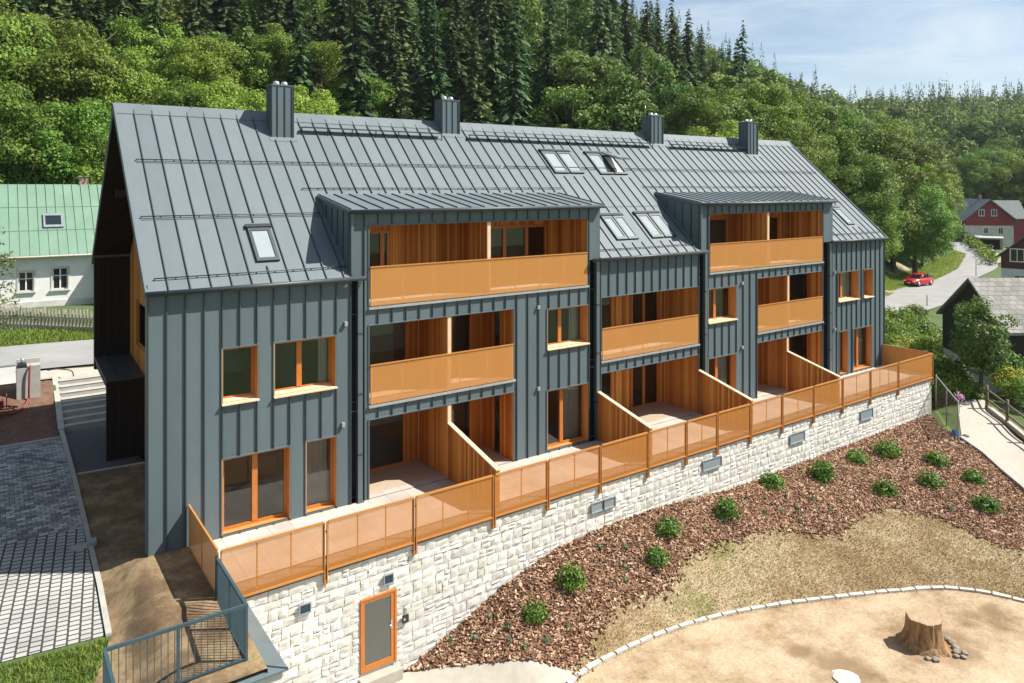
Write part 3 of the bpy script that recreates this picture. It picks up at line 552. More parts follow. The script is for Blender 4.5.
# windows
def window(h, parent, sill=True, y=0., rd=.26, fm=None):
    x0, x1, z0, z1, mul = h; m = MB(); g = .004; t_ = .022
    m.box(x0+g, x0+t_, y-.02, y+rd+.1, z0+g, z1-g, M['reveal']); m.box(x1-t_, x1-g, y-.02, y+rd+.1, z0+g, z1-g, M['reveal']); m.box(x0+t_, x1-t_, y-.02, y+rd+.1, z1-t_, z1-g, M['reveal'])
    m.box(x0+t_, x1-t_, y+.02, y+rd+.1, z0+g, z0+t_, M['reveal'])
    fw = .08; ya, yb = y+rd, y+rd+.07; X0, X1, Z0, Z1 = x0+t_, x1-t_, z0+t_, z1-t_
    m.box(X0, X0+fw, ya, yb, Z0, Z1, M['frame']); m.box(X1-fw, X1, ya, yb, Z0, Z1, M['frame'])
    m.box(X0+fw, X1-fw, ya, yb, Z1-fw, Z1, M['frame']); m.box(X0+fw, X1-fw, ya, yb, Z0, Z0+fw, M['frame'])
    for q in mul:
        xm = X0+(X1-X0)*q; m.box(xm-.075, xm+.075, ya-.012, yb+.01, Z0+fw, Z1-fw, M['frame'])
    o = m.build('window', parent)
    p = MB(); p.face([(X0+fw, ya+.035, Z0+fw), (X1-fw, ya+.035, Z0+fw), (X1-fw, ya+.035, Z1-fw), (X0+fw, ya+.035, Z1-fw)], M['glass']); p.build('pane', o)
    if sill:
        s = MB(); s.hexa([(x0-.02, y-.10, z0-.04), (x1+.02, y-.10, z0-.04), (x1-t_, y+rd, z0+t_), (x0+t_, y+rd, z0+t_)], [(x0-.02, y-.10, z0-.005), (x1+.02, y-.10, z0-.005), (x1-t_, y+rd, z0+t_+.035), (x0+t_, y+rd, z0+t_+.035)], M['palewood']); s.build('sill', o)
    return o
M['curtain'] = pm('pale_curtain', (.62, .58, .50), (.52, .48, .41), 9, .95, stretch=(6, 1, .2))
CURT = {3: (.1, .9), 4: (.72, 1.0), 5: (.45, .95), 7: (.5, 1.0), 8: (.5, .98), 11: (.05, .9), 1: (.8, 1.0)}
for i_, h in enumerate(WIN):
    wo_ = window(h, BLD, sill=h[2] > 1, rd=.30 if h[2] > 1 else .2)
    if i_ in CURT:
        q0, q1 = CURT[i_]; m = MB(); X0_ = h[0]+(h[1]-h[0])*q0; X1_ = h[0]+(h[1]-h[0])*q1; nn = max(6, int((X1_-X0_)/.05)); pp = [(X0_+(X1_-X0_)*k_/nn, .46+.025*math.sin(k_*1.9)) for k_ in range(nn+1)]
        for (xa, ya), (xb, yb) in zip(pp[:-1], pp[1:]): m.face([(xa, ya, h[2]+.03), (xb, yb, h[2]+.03), (xb, yb, h[3]-.02), (xa, ya, h[3]-.02)], M['curtain'])
        m.build('curtain', wo_)
# loggias
BACK = {0: [(6.3, 7.7, [.8]), (11.25, 14.35, [.36, .69])], 1: [(6.35, 8.38, []), (9.15, 10.95, [.5])], 2: [(6.35, 8.3, []), (9.15, 10.95, [.5])],
        3: [(15.7, 17.8, [.5]), (18.85, 20.5, [.45])], 4: [(15.7, 17.8, [.5]), (18.85, 20.5, [.45])],
        5: [(21.8, 25.1, [.5]), (28.0, 29.05, [])], 6: [(24.9, 26.7, [.5]), (27.3, 29.4, [.5])], 7: [(24.9, 26.7, [.5]), (27.3, 29.4, [.5])]}
PART = {0: 10.4, 1: 8.87, 2: 8.87, 3: None, 4: None, 5: 25.5, 6: 27.0, 7: 26.95}
for i, (x0, x1, z0, z1) in enumerate(LOG):
    m = MB(); g = .003; y1 = LD; zh = z0+2.12
    zf = z0+.02
    m.face([(x0+g, -.01, zf), (x0+g, -.01, z1-g), (x0+g, y1, z1-g), (x0+g, y1, zf)][::-1], M['wood'])
    side = {1: (.75, 1.25), 2: (.75, 1.25), 6: (.75, 1.8), 7: (.75, 1.8)}.get(i)
    def sq(ya, yb, za, zb_, mt): m.face([(x1-g, ya, za), (x1-g, yb, za), (x1-g, yb, zb_), (x1-g, ya, zb_)][::-1], mt)
    if side:
        sq(-.01, side[0], zf, z1-g, M['wood']); sq(side[1], y1, zf, z1-g, M['wood']); sq(side[0], side[1], zh, z1-g, M['wood'])
    else: sq(-.01, y1, zf, z1-g, M['wood'])
    m.face([(x0+g, -.01, z1-g), (x1-g, -.01, z1-g), (x1-g, y1, z1-g), (x0+g, y1, z1-g)], M['wood'])
    ops = [(b[0], b[1]) for b in BACK[i]]; cur = x0+g
    for (a, b) in ops+[(x1-g, None)]:
        m.face([(cur, y1, zf), (a, y1, zf), (a, y1, z1-g), (cur, y1, z1-g)], M['wood'])
        if b: m.face([(a, y1, zh), (b, y1, zh), (b, y1, z1-g), (a, y1, z1-g)], M['wood']); cur = b
    lo = m.build('loggia', BLD)
    for a, b, mul in BACK[i]: 
        # glazed door set in the back wall (sub-part of the loggia)
        X0, X1, Z0, Z1 = a, b, zf, zh; f = MB(); ya, yb = y1-.02, y1+.06; fw = .10
        f.box(X0, X0+fw, ya, yb, Z0, Z1, M['frame']); f.box(X1-fw, X1, ya, yb, Z0, Z1, M['frame']); f.box(X0+fw, X1-fw, ya, yb, Z1-fw, Z1, M['frame']); f.box(X0+fw, X1-fw, ya, yb, Z0, Z0+fw*.8, M['frame'])
        for q in mul: f.box(X0+(X1-X0)*q-.07, X0+(X1-X0)*q+.07, ya-.01, yb+.01, Z0+fw*.8, Z1-fw, M['frame'])
        f.face([(X0+fw, y1+.02, Z0+fw*.8), (X1-fw, y1+.02, Z0+fw*.8), (X1-fw, y1+.02, Z1-fw), (X0+fw, y1+.02, Z1-fw)], M['glass']); f.build('glazed_door', lo)
    if side:
        f = MB(); X = x1; f.box(X-.02, X+.05, side[0], side[0]+.05, zf, zh, M['frame']); f.box(X-.02, X+.05, side[1]-.05, side[1], zf, zh, M['frame'])
        f.face([(X+.02, side[0]+.05, zf), (X+.02, side[0]+.05, zh), (X+.02, side[1]-.05, zh), (X+.02, side[1]-.05, zf)], M['glass']); f.build('side_window', lo)
    f = MB(); f.box(x0+g, x1-g, -.02 if z0 > .5 else .0, y1+.1, z0-.02, z0+.018, M['tile']); f.build('loggia_floor', lo)
    if PART[i]:
        f = MB(); X = PART[i]; f.box(X-.06, X+.06, .03, y1-.005, zf, z1-.006, M['wood']); f.box(X-.065, X+.065, -.012, .029, zf if z0 > .5 else 1.74, z1-.007, M['palewood']); f.build('partition', lo)
    if z0 > .5:
        # perforated balcony railing
        f = MB(); zt = z0+1.13; zb = z0-.03; f.box(x0+.03, x1-.03, -.05, -.042, zb, zt, M['perfbal']); ro = f.build('balcony_railing', BLD)
        f = MB(); f.box(x0+.02, x1-.02, -.07, -.025, zt+.002, zt+.035, M['sandgold']); f.build('handrail', ro)
        nb = max(3, round((x1-x0)/1.05))
        for kx in range(nb+1):
            f = MB(); x = x0+.05+(x1-x0-.1)*kx/nb; f.box(x-.018, x+.018, -.041, -.012, zb+.03, zt, M['barlight']); f.build('upright', ro)
        f = MB(); f.box(x0-.03, x1+.06, -.075, -.002, z0-.13, z0-.06, M['flash']); f.build('flashing', BLD)
# inside the rooms
m = MB()
for z in (.02, 2.9, 5.85): m.face([(1.3, .3, z), (35.3, .3, z), (35.3, 6.2, z), (1.3, 6.2, z)], M['roomfloor'])
for z in (2.62, 5.55): m.face([(1.3, .3, z), (35.3, .3, z), (35.3, 6.2, z), (1.3, 6.2, z)][::-1], M['room'])
m.face([(1.3, 6.2, 0), (35.3, 6.2, 0), (35.3, 6.2, 8.6), (1.3, 6.2, 8.6)], M['room'])
for x in (1.3, 3.95, 5.7, 12.0, 15.1, 18.3, 21.1, 24.2, 30.1, 35.3):
    m.face([(x, .38 if x in (1.3, 3.95, 35.3) else 2.1, 0), (x, 6.2, 0), (x, 6.2, 6.2), (x, .38 if x in (1.3, 3.95, 35.3) else 2.1, 6.2)], M['room'])
m.build('room_interior', BLD)
# lamps beside the openings
for x, z in [(5.32, 5.38), (5.24, 2.42), (12.45, 5.2), (12.45, 2.35), (23.62, 5.2), (23.62, 2.4), (30.75, 5.2), (30.75, 2.4)]:
    m = MB(); m.box(x-.045, x+.045, -.09, -.002, z-.05, z+.05, M['flash']); m.box(x-.035, x+.035, -.08, -.01, z-.075, z-.051, M['white']); m.build('wall_lamp', BLD)

# roof -------------------------------------------------------------
DORM = [(5.45, 15.36), (20.88, 30.62)]; YD = 2.28
def onroof(x, y, o=0):  # point o above the front slope
    n = math.hypot(RSL, 1); return (x, y-o*RSL/n, rz(y)+o/n)
m = MB(); ye = -.11; XL = -.06
spans = [(XL, DORM[0][0], ye), (DORM[0][0], DORM[0][1], YD), (DORM[0][1], DORM[1][0], ye), (DORM[1][0], DORM[1][1], YD), (DORM[1][1], XR+.05, ye)]
for a, b, y0 in spans:
    P = [onroof(a, y0), onroof(b, y0), onroof(b, YRG), onroof(a, YRG)]; Q = [(p[0], p[1], p[2]-.24) for p in P]
    if y0 < 0: Q[0], Q[1] = (a, .012, rz(.012)-.24), (b, .012, rz(.012)-.24)
    m.hexa(Q, P, M['zincroof'])
# rear slope
for ya_, yb_ in ((.3, YRG-.02), (YRG+.02, YB-.3)):
    f_ = lambda y: (rz(y) if y < YRG else rz(2*YRG-y))-.262
    m.face([(-.03, ya_, f_(ya_)), (1.2, ya_, f_(ya_)), (1.2, yb_, f_(yb_)), (-.03, yb_, f_(yb_))], M['darkwood'])
zr_ = rz(YRG); m.hexa([(XL, YRG+.002, zr_-.24), (XR+.05, YRG+.002, zr_-.24), (XR+.05, YB+.1, rz(0)-.35), (XL, YB+.1, rz(0)-.35)], [(XL, YRG+.002, zr_), (XR+.05, YRG+.002, zr_), (XR+.05, YB+.1, rz(0)-.11), (XL, YB+.1, rz(0)-.11)], M['zincroof'])
# seams
SKY = [(2.9, 3.55, .52, 1.5), (16.0, 16.75, 3.48, 4.5), (16.83, 17.58, 3.48, 4.5), (18.5, 19.27, 3.45, 4.47), (19.35, 20.12, 3.45, 4.47), (16.75, 17.3, .56, 1.52), (17.36, 17.92, .56, 1.52), (18.7, 19.35, .56, 1.57), (19.43, 20.1, .56, 1.57), (33.1, 33.75, .68, 1.58)]
CHS = [(4.65, 5.4, 4.76), (11.62, 12.42, 5.24), (23.42, 24.26, 5.22), (30.37, 31.22, 4.8)]
ns = round((XR-XL)/.53)
for kx in range(ns+1):
    x = XL+.03+(XR-XL)*kx/ns
    y0 = YD+.35 if any(a-.05 < x < b+.05 for a, b in DORM) else ye
    cuts = sorted([(s[2]-.12, s[3]+.2) for s in SKY if s[0]-.1 < x < s[1]+.1]+[(c[2]-.12, 6) for c in CHS if c[0]-.08 < x < c[1]+.08])
    y = y0
    for c0, c1 in cuts+[(YRG-.16, 99)]:
        if c0-y > .1:
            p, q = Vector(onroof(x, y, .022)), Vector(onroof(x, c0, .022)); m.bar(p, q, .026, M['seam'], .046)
        y = max(y, c1)
for x in (XL+.02, XR+.03): m.bar(onroof(x, ye, .03), onroof(x, YRG-.05, .03), .05, M['zincroof'], .07)
# sheet cross-folds
for xa, xb, y in [(.3, 35.0, 3.68), (.15, 5.4, 1.87), (15.4, 20.85, 1.95), (30.7, 35.2, 1.95)]: m.bar(onroof(xa, y, .006), onroof(xb, y, .006), .03, M['zincroof'], .014)
m.build('roof', BLD)
m = MB(); m.prism([(YRG-.34, rz(YRG-.34)+.035), (YRG, zr_+.075), (YRG+.32, rz(YRG-.32)+.035), (YRG+.32, rz(YRG-.32)+.005), (YRG, zr_+.03), (YRG-.34, rz(YRG-.34)+.005)], 'x', XL-.01, XR+.06, M['zincroof'])
for kx in range(24): 
    x = .8+kx*1.45; m.box(x, x+.05, YRG-.03, YRG+.03, zr_+.07, zr_+.12, M['zincroof'])
m.build('ridge_cap', BLD)
# snow guards (double pipe on brackets)
for xa, xb, y in [(.2, 5.4, .22), (.15, 5.25, 1.93), (.3, 13.4, 3.74), (5.0, 15.7, 2.78), (20.4, 31.1, 2.82), (15.5, 20.8, .2), (30.8, 35.2, .2), (13.6, 35.0, 3.74)]:
    m = MB(); m.tube([onroof(xa, y, .06), onroof(xb, y, .06)], .016, M['zincdark'], 6)
    n_ = max(2, round((xb-xa)/.53))
    for kx in range(n_+1): x = xa+(xb-xa)*kx/n_; m.bar(onroof(x, y, .0), onroof(x, y, .065), .022, M['zincdark'])
    m.build('snow_guard', BLD)
# walkway under the ridge
m = MB()
for xa, xb in [(5.75, 11.4), (12.7, 23.2), (24.5, 30.2)]:
    y = 5.0; p = onroof(xa, y, .12); q = onroof(xb, y, .12); m.hexa([(xa, p[1]-.12, p[2]+.08), (xb, p[1]-.12, p[2]+.08), (xb, p[1]+.12, p[2]+.08), (xa, p[1]+.12, p[2]+.08)], [(xa, p[1]-.12, p[2]+.11), (xb, p[1]-.12, p[2]+.11), (xb, p[1]+.12, p[2]+.11), (xa, p[1]+.12, p[2]+.11)], M['zincdark'])
    n_ = round((xb-xa)/.9)
    for kx in range(n_+1): x = xa+(xb-xa)*kx/n_; m.bar(onroof(x, y-.1, 0), (x, y-.1, p[2]+.09), .03, M['zincdark'])
m.build('roof_walkway', BLD)
# skylights
for j, (xa, xb, ya, yb) in enumerate(SKY):
    m = MB(); o = .075
    for (a, b, c, d) in [(xa, xa+.09, ya, yb), (xb-.09, xb, ya, yb), (xa+.09, xb-.09, ya, ya+.09), (xa+.09, xb-.09, yb-.09, yb)]:
        m.hexa([onroof(a, c, -.02), onroof(b, c, -.02), onroof(b, d, -.02), onroof(a, d, -.02)], [onroof(a, c, o), onroof(b, c, o), onroof(b, d, o), onroof(a, d, o)], M['zincdark'])
    m.hexa([onroof(xa-.04, yb, -.02), onroof(xb+.04, yb, -.02), onroof(xb+.04, yb+.12, -.02), onroof(xa-.04, yb+.12, -.02)], [onroof(xa-.04, yb, .11), onroof(xb+.04, yb, .11), onroof(xb+.04, yb+.12, .07), onroof(xa-.04, yb+.12, .07)], M['zincdark'])
    so = m.build('skylight', BLD)
    m = MB()
    if j == 4:   # the open one
        h0 = Vector(onroof(xa+.05, yb-.05, .12)); h1 = Vector(onroof(xb-.05, yb-.05, .12)); dn = Vector((0, -.98, -.25)).normalized()*1.15
        m.hexa([h0+dn, h1+dn, h1, h0], [h0+dn+Vector((0, -.02, .06)), h1+dn+Vector((0, -.02, .06)), h1+Vector((0, -.02, .06)), h0+Vector((0, -.02, .06))], M['greytin'])
        up = Vector((0, -.04, .07)); m.face([h0+dn*.93+up+Vector((.08, 0, 0)), h1+dn*.93+up-Vector((.08, 0, 0)), h1+dn*.08+up-Vector((.08, 0, 0)), h0+dn*.08+up+Vector((.08, 0, 0))], M['skyglass'])
    else:
        m.face([onroof(xa+.09, ya+.09, .05), onroof(xb-.09, ya+.09, .05), onroof(xb-.09, yb-.09, .05), onroof(xa+.09, yb-.09, .05)], M['skyglass'])
    m.face([onroof(xa+.05, ya+.05, .004), onroof(xb-.05, ya+.05, .004), onroof(xb-.05, yb-.05, .004), onroof(xa+.05, yb-.05, .004)], M['room'])
    m.build('pane', so)
# chimneys
for (xa, xb, y) in CHS:
    m = MB(); y2 = y+.62; zt = 12.88; zb = rz(y)-.3; m.box(xa, xb, y, y2, zb, zt, M['zinc']); m.box(xa-.02, xb+.02, y-.02, y2+.02, zt, zt+.04, M['zinc'])
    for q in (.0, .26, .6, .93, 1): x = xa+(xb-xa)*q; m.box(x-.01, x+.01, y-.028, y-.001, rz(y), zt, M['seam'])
    for q in (.2, .5, .8): yy = y+.62*q; m.box(xa-.028, xa-.001, yy-.01, yy+.01, rz(yy), zt, M['zinc'])
    P = [onroof(xa-.1, y-.16, .012), onroof(xb+.1, y-.16, .012), onroof(xb+.1, y, .012), onroof(xa-.1, y, .012)]; m.face(P, M['zincroof'])
    co = m.build('chimney', BLD)
    for q in (.32, .7):
        f = MB(); x = xa+(xb-xa)*q; f.tube([(x, y+.3, zt+.03), (x, y+.3, zt+.1), (x, y+.3, zt+.17), (x, y+.3, zt+.2)], [.1, .12, .09, .02], M['flue'], 10); f.build('flue', co)
    if xa > 20 and xa < 30: f = MB(); f.tube([(xa+.1, y+.5, zt), (xa+.1, y+.5, zt+.6)], .009, M['chrome'], 5); f.build('lightning_rod', co)
# dormers
for (xa, xb) in DORM:
    m = MB(); zf, zk = 8.64, 8.84
    yk = (zk-RZ0)/RSL+.25; zk2 = rz(yk)+.03
    m.hexa([(xa-.06, -.13, zf), (xb+.06, -.13, zf), (xb+.06, yk, zk2-.05), (xa-.06, yk, zk2-.05)], [(xa-.06, -.13, zf+.09), (xb+.06, -.13, zf+.09), (xb+.06, yk, zk2+.05), (xa-.06, yk, zk2+.05)], M['zincroof'])
    n_ = round((xb-xa)/.53)
    for kx in range(n_+1):
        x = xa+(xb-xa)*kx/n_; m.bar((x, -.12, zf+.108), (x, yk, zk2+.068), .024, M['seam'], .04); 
    for x, sgn in ((xa+.004, -1), (xb-.004, 1)):
        F_ = [(x, -.001, 6.75), (x, -.001, zf), (x, YD+.2, zk2-.06)]
        m.face(F_ if sgn < 0 else F_[::-1], M['zinc'])
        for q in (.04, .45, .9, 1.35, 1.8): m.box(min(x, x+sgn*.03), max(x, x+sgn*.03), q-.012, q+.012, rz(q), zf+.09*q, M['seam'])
    # cheeks of face beside slots
    blk = [b for b in BLOCKS if xa-.1 < b[0] < xb][0]
    m.face([(xa, 0, 6.7), (blk[0], 0, 6.7), (blk[0], 0, zf), (xa, 0, zf)], M['zinc']); m.face([(blk[1], 0, 6.7), (xb, 0, 6.7), (xb, 0, zf), (blk[1], 0, zf)], M['zinc'])
    do = m.build('dormer', BLD)
    f = MB(); f.tube([(xa-.05, -.19, zf+.03), (xb+.05, -.19, zf+.03)], .062, M['zincdark'], 10); f.build('gutter', do)
    f = MB(); f.box(xa+.03, xa+.11, -.07, -.002, 6.82, zf-.02, M['pipe']); f.build('downpipe', do)
for xa, xb in [(-.02, 5.9), (14.86, 21.2), (30.25, 35.42)]:
    m = MB(); yy = -.18; z = 6.69
    m.tube([(xa, yy, z), (xb, yy, z)], .07, M['zincdark'], 10)
    n_ = round((xb-xa)/.53); m.build('gutter', BLD)

# ------------------------------------------------------------------ terrace, its railing and screens
m = MB(); xs_ = np.linspace(1.02, 35.2, 20); fr_ = [(x, float(yw(x))) for x in xs_]
for (xa, ya), (xb, yb) in zip(fr_[:-1], fr_[1:]):
    m.hexa([(xa, ya, -.16), (xb, yb, -.16), (xb, -.003, -.16), (xa, -.003, -.16)], [(xa, ya, 0), (xb, yb, 0), (xb, -.003, 0), (xa, -.003, 0)], M['tile'])
    m.hexa([(xa, ya-.05, -.20), (xb, yb-.05, -.20), (xb, yb-.004, -.20), (xa, ya-.004, -.20)], [(xa, ya-.05, -.03), (xb, yb-.05, -.03), (xb, yb-.004, -.03), (xa, ya-.004, -.03)], M['zincdark'])
tag(m.build('terrace'), kind='structure')
RAIL = empty('terrace_railing', (18, -2.9, 0), 'long perforated bronze railing along the terrace edge above the pale stone wall', 'railing')
def rl(mb, name): 
    o = mb.build(name, RAIL); o.matrix_parent_inverse = Matrix.Translation((-18, 2.9, 0)); return o
POSTS = [.99, 3.55, 6.05, 8.62, 10.62, 12.78, 14.97, 16.9, 18.6, 20.55, 22.6, 24.8, 27, 29.3, 31.8, 35.2]
ZT, ZB = 1.08, -.10
for i in range(len(POSTS)-1):
    xa, xb = POSTS[i]+.06, POSTS[i+1]-.06; ya, yb = float(yw(xa))-.09, float(yw(xb))-.09
    m = MB(); m.hexa([(xa, ya, ZB), (xb, yb, ZB), (xb, yb+.008, ZB), (xa, ya+.008, ZB)], [(xa, ya, ZT), (xb, yb, ZT), (xb, yb+.008, ZT), (xa, ya+.008, ZT)], M['perf']); po = rl(m, 'panel')
    m = MB(); m.bar((xa, ya+.0, ZT+.012), (xb, yb+.0, ZT+.012), .05, M['sandgold'], .05); m.bar((xa, ya+.02, ZB-.01), (xb, yb+.0, ZB-.012), .05, M['sandgold'], .05)
    nb = 2 if xb-xa > 2.2 else (3 if xb-xa > 3 else 1)
    for k_ in range(nb+2):
        q = k_/(nb+1); x = xa+(xb-xa)*q; y = ya+(yb-ya)*q+.026; m.box(x-.014, x+.014, y-.012, y+.012, ZB, ZT, M['sandgold'])
    o = m.build('panel_frame', po)
for i, x in enumerate(POSTS):
    y = float(yw(x))-.07; m = MB()
    for dx in (-.045, .025) if 0 < i < len(POSTS)-1 else (-.02,): m.box(x+dx, x+dx+.022, y-.045, y+.03, -.42, ZT+.0, M['sandgold'])
    m.box(x-.06, x+.06, y-.03, y+.06, -.44, -.33, M['sandgold'])
    for z in (.2, .85): m.box(x-.02, x+.02, y-.052, y-.046, z, z+.04, M['zincdark'])
    rl(m, 'post')
for x, ya, yb in [(.99, -2.95, -.03), (35.2, -2.45, .25)]:      # returns along both ends
    m = MB(); m.box(x-.004, x+.004, ya, yb, ZB, ZT, M['perfend']); po = rl(m, 'panel')
    m = MB(); m.box(x-.022, x+.022, ya, yb, ZT+.002, ZT+.032, M['sandgold']); m.box(x-.022, x+.022, ya, yb, ZB-.03, ZB-.002, M['sandgold'])
    for q in (0, .5, .98): m.box(x-.014, x+.014, ya+(yb-ya)*q, ya+(yb-ya)*q+.03, ZB-.3 if q else -.4, ZT, M['sandgold'])
    m.build('panel_frame', po)
WHERE = ['nearest the basement door', 'where the first dormer block ends', 'where the second dormer block starts', 'farthest from the basement door']
for i, x in enumerate([8.87, 15.26, 20.85, 26.95]):
    s = empty('divider_screen', (x, 0, 0), 'sloping timber terrace screen with pale cap '+WHERE[i], 'screen', 'timber screens dividing the terrace')
    y1 = float(yw(x))+.06; zA, zB = 1.76, 1.12
    m = MB(); m.prism([(-.015, .005), (-.015, zA), (y1, zB), (y1, .005)], 'x', -.055, .055, M['wood']); m.build('boards', s)
    m = MB(); m.prism([(-.015, zA+.002), (-.015, zA+.045), (y1-.02, zB+.045), (y1-.02, zB+.002)], 'x', -.075, .075, M['palewood']); m.build('cap', s)
# ------------------------------------------------------------------ retaining wall of split stone
WALL = empty('retaining_wall', (18, -2.7, -3.5), 'tall retaining wall of pale split stone blocks below the terrace', 'wall')
def wl_(mb, name, parent=None):
    o = mb.build(name, parent or WALL)
    if parent is None: o.matrix_parent_inverse = Matrix.Translation((-18, 2.7, 3.5))
    return o
m = MB()
xs_ = np.linspace(1.3, 35.05, 18)
for xa, xb in zip(xs_[:-1], xs_[1:]):
    ya, yb = float(yw(xa)), float(yw(xb)); segs = [(xa, xb)]
    za = -4.0
    m.hexa([(xa, ya, za), (xb, yb, za), (xb, yb+.6, za), (xa, ya+.6, za)], [(xa, ya, -.165), (xb, yb, -.165), (xb, yb+.6, -.165), (xa, ya+.6, -.165)], M['mortar'])
m.box(35.06, 35.2, -2.5, .5, -4, -.165, M['mortar'])
wl_(m, 'wall_core')
DOOR = (4.50, 5.52, -3.10, -1.2)
rr = np.random.default_rng(3); SV = []; SF = []
def stone(xa, xb, za, zb, face):
    n = 4; g = .005; d0 = rr.uniform(.022, .040); gx_ = np.linspace(xa+g, xb-g, n); gz_ = np.linspace(za+g, zb-g, n)
    tilt = rr.normal(0, .006, 2); b = len(SV)
    for i in range(n):
        for j in range(n):
            e = (i in (0, n-1)) or (j in (0, n-1)); dd = (d0*.55 if e else d0+rr.normal(0, .006))+(0 if e else tilt[0]*(i-1.5)+tilt[1]*(j-1.5))
            jx = rr.normal(0, .008) ; jz = rr.normal(0, .008)
            SV.append(face(gx_[i]+jx, gz_[j]+jz, max(dd, .004)))
    for i in range(n-1):
        for j in range(n-1): SF.append((b+i*n+j, b+(i+1)*n+j, b+(i+1)*n+j+1, b+i*n+j+1))
z = -.19
while z > -3.9:
    hc = rr.choice([.20, .23, .26, .29]); x = 1.3+rr.uniform(-.2, 0)
    while x < 35.05:
        wd = rr.uniform(.19, .43); xa, xb = max(x, 1.3), min(x+wd, 35.1); x += wd
        if xb-xa < .06 or (xb > DOOR[0] and xa < DOOR[1] and z > DOOR[2]-.1 and z-hc < DOOR[3]): continue
        if z < np.interp((xa+xb)/2, WB[:, 0], WB[:, 1])-.3: continue
        fc = lambda a, z_, d: (a, float(yw(a))-d, z_)
        if rr.uniform() < .2: q = hc*rr.uniform(.4, .6); stone(xa, xb, z-q, z, fc); stone(xa, xb, z-hc, z-q, fc)
        else: stone(xa, xb, z-hc, z, fc)
    z -= hc
# fill round the door with narrow stones
for z in np.arange(-3.5, -1.15, .17):
    stone(4.30, DOOR[0], z, z+.17, lambda a, z, d: (a, float(yw(a))-d*.7, z)); stone(DOOR[1], 5.72, z, z+.17, lambda a, z, d: (a, float(yw(a))-d*.7, z))
for x in np.arange(4.3, 5.7, .29): stone(x, x+.29, DOOR[3], DOOR[3]+.15, lambda a, z, d: (a, float(yw(a))-d*.7, z))
for j in range(10):
    for i in range(9): stone(-2.5+i*.3, -2.5+(i+1)*.3, -2.3+j*.21, -2.3+(j+1)*.21, lambda a, z, d: (35.2+d, a, z))
so = link(bpy.data.objects.new('stone_blocks', npmesh('stone_blocks', SV, np.array(SF)[:, ::1], M['stone'])), WALL); so.matrix_parent_inverse = Matrix.Translation((-18, 2.7, 3.5))
# basement door
m = MB(); x0, x1, z0, z1 = DOOR; y = float(yw(5))
m.box(x0-.0, x0+.05, y-.06, y+.03, z0, z1, M['frame']); m.box(x1-.06, x1, y-.06, y+.03, z0, z1, M['frame']); m.box(x0+.05, x1-.06, y-.06, y+.03, z1-.05, z1, M['frame'])
m.box(x0+.05, x0+.12, y-.045, y+.02, z0+.01, z1-.05, M['frame']); m.box(x1-.16, x1-.06, y-.045, y+.02, z0+.01, z1-.05, M['frame']); m.box(x0+.12, x1-.16, y-.045, y+.02, z1-.12, z1-.05, M['frame']); m.box(x0+.12, x1-.16, y-.045, y+.02, z0+.01, z0+.17, M['frame'])
dr = wl_(m, 'door')
m = MB(); m.face([(x0+.12, y-.02, z0+.17), (x1-.16, y-.02, z0+.17), (x1-.16, y-.02, z1-.12), (x0+.12, y-.02, z1-.12)], M['glass']); m.face([(x0+.12, y-.012, z0+.17), (x1-.16, y-.012, z0+.17), (x1-.16, y-.012, z1-.12), (x0+.12, y-.012, z1-.12)], M['room']); m.build('pane', dr)
m = MB(); m.box(x1-.17, x1-.12, y-.052, y-.046, z0+.9, z0+1.12, M['chrome']); m.tube([(x1-.145, y-.05, z0+1.02), (x1-.145, y-.1, z0+1.02), (x1-.27, y-.1, z0+1.02)], .011, M['chrome'], 6); m.build('handle', dr)
m = MB(); m.box(5.68, 5.86, y-.085, y-.05, -2.17, -1.97, M['black']); m.box(5.70, 5.76, y-.095, y-.086, -2.1, -2.04, M['chrome']); wl_(m, 'light_switch')
m = MB(); m.box(4.45, 5.58, y-.30, y-.0, -3.7, -3.20, M['sandroad']); wl_(m, 'door_step')
def grille(xa, xb, za, zb, split=False, slats=True):
    m = MB(); y = float(yw((xa+xb)/2))-.075; t_ = .03
    m.box(xa, xb, y-.02, y+.01, zb-t_, zb, M['grille']); m.box(xa, xb, y-.02, y+.01, za, za+t_, M['grille']); m.box(xa, xa+t_, y-.02, y+.01, za+t_, zb-t_, M['grille']); m.box(xb-t_, xb, y-.02, y+.01, za+t_, zb-t_, M['grille'])
    m.box(xa+t_, xb-t_, y+.005, y+.06, za+t_, zb-t_, M['zincdark'] if slats else M['grille'])
    n_ = max(3, int((zb-za)/.055))
    if slats:
        for k_ in range(n_): z = za+t_+(zb-za-2*t_)*(k_+.3)/n_; m.box(xa+t_, xb-t_, y-.012, y+.004, z, z+.014, M['greysteel'])
    if split: m.box((xa+xb)/2-.02, (xa+xb)/2+.02, y-.022, y+.012, za, zb, M['zincdark'])
    wl_(m, 'vent_grille')
grille(2.87, 3.18, -1.02, -.76); grille(5.13, 5.42, -1.0, -.73)
for xa, xb, za, zb, sp_ in [(12.4, 13.45, -1.02, -.68, True), (17.8, 18.84, -.9, -.5, False), (23.15, 24.15, -1.02, -.6, False), (28.5, 29.5, -1.05, -.6, False)]: grille(xa, xb, za, zb, sp_, False)
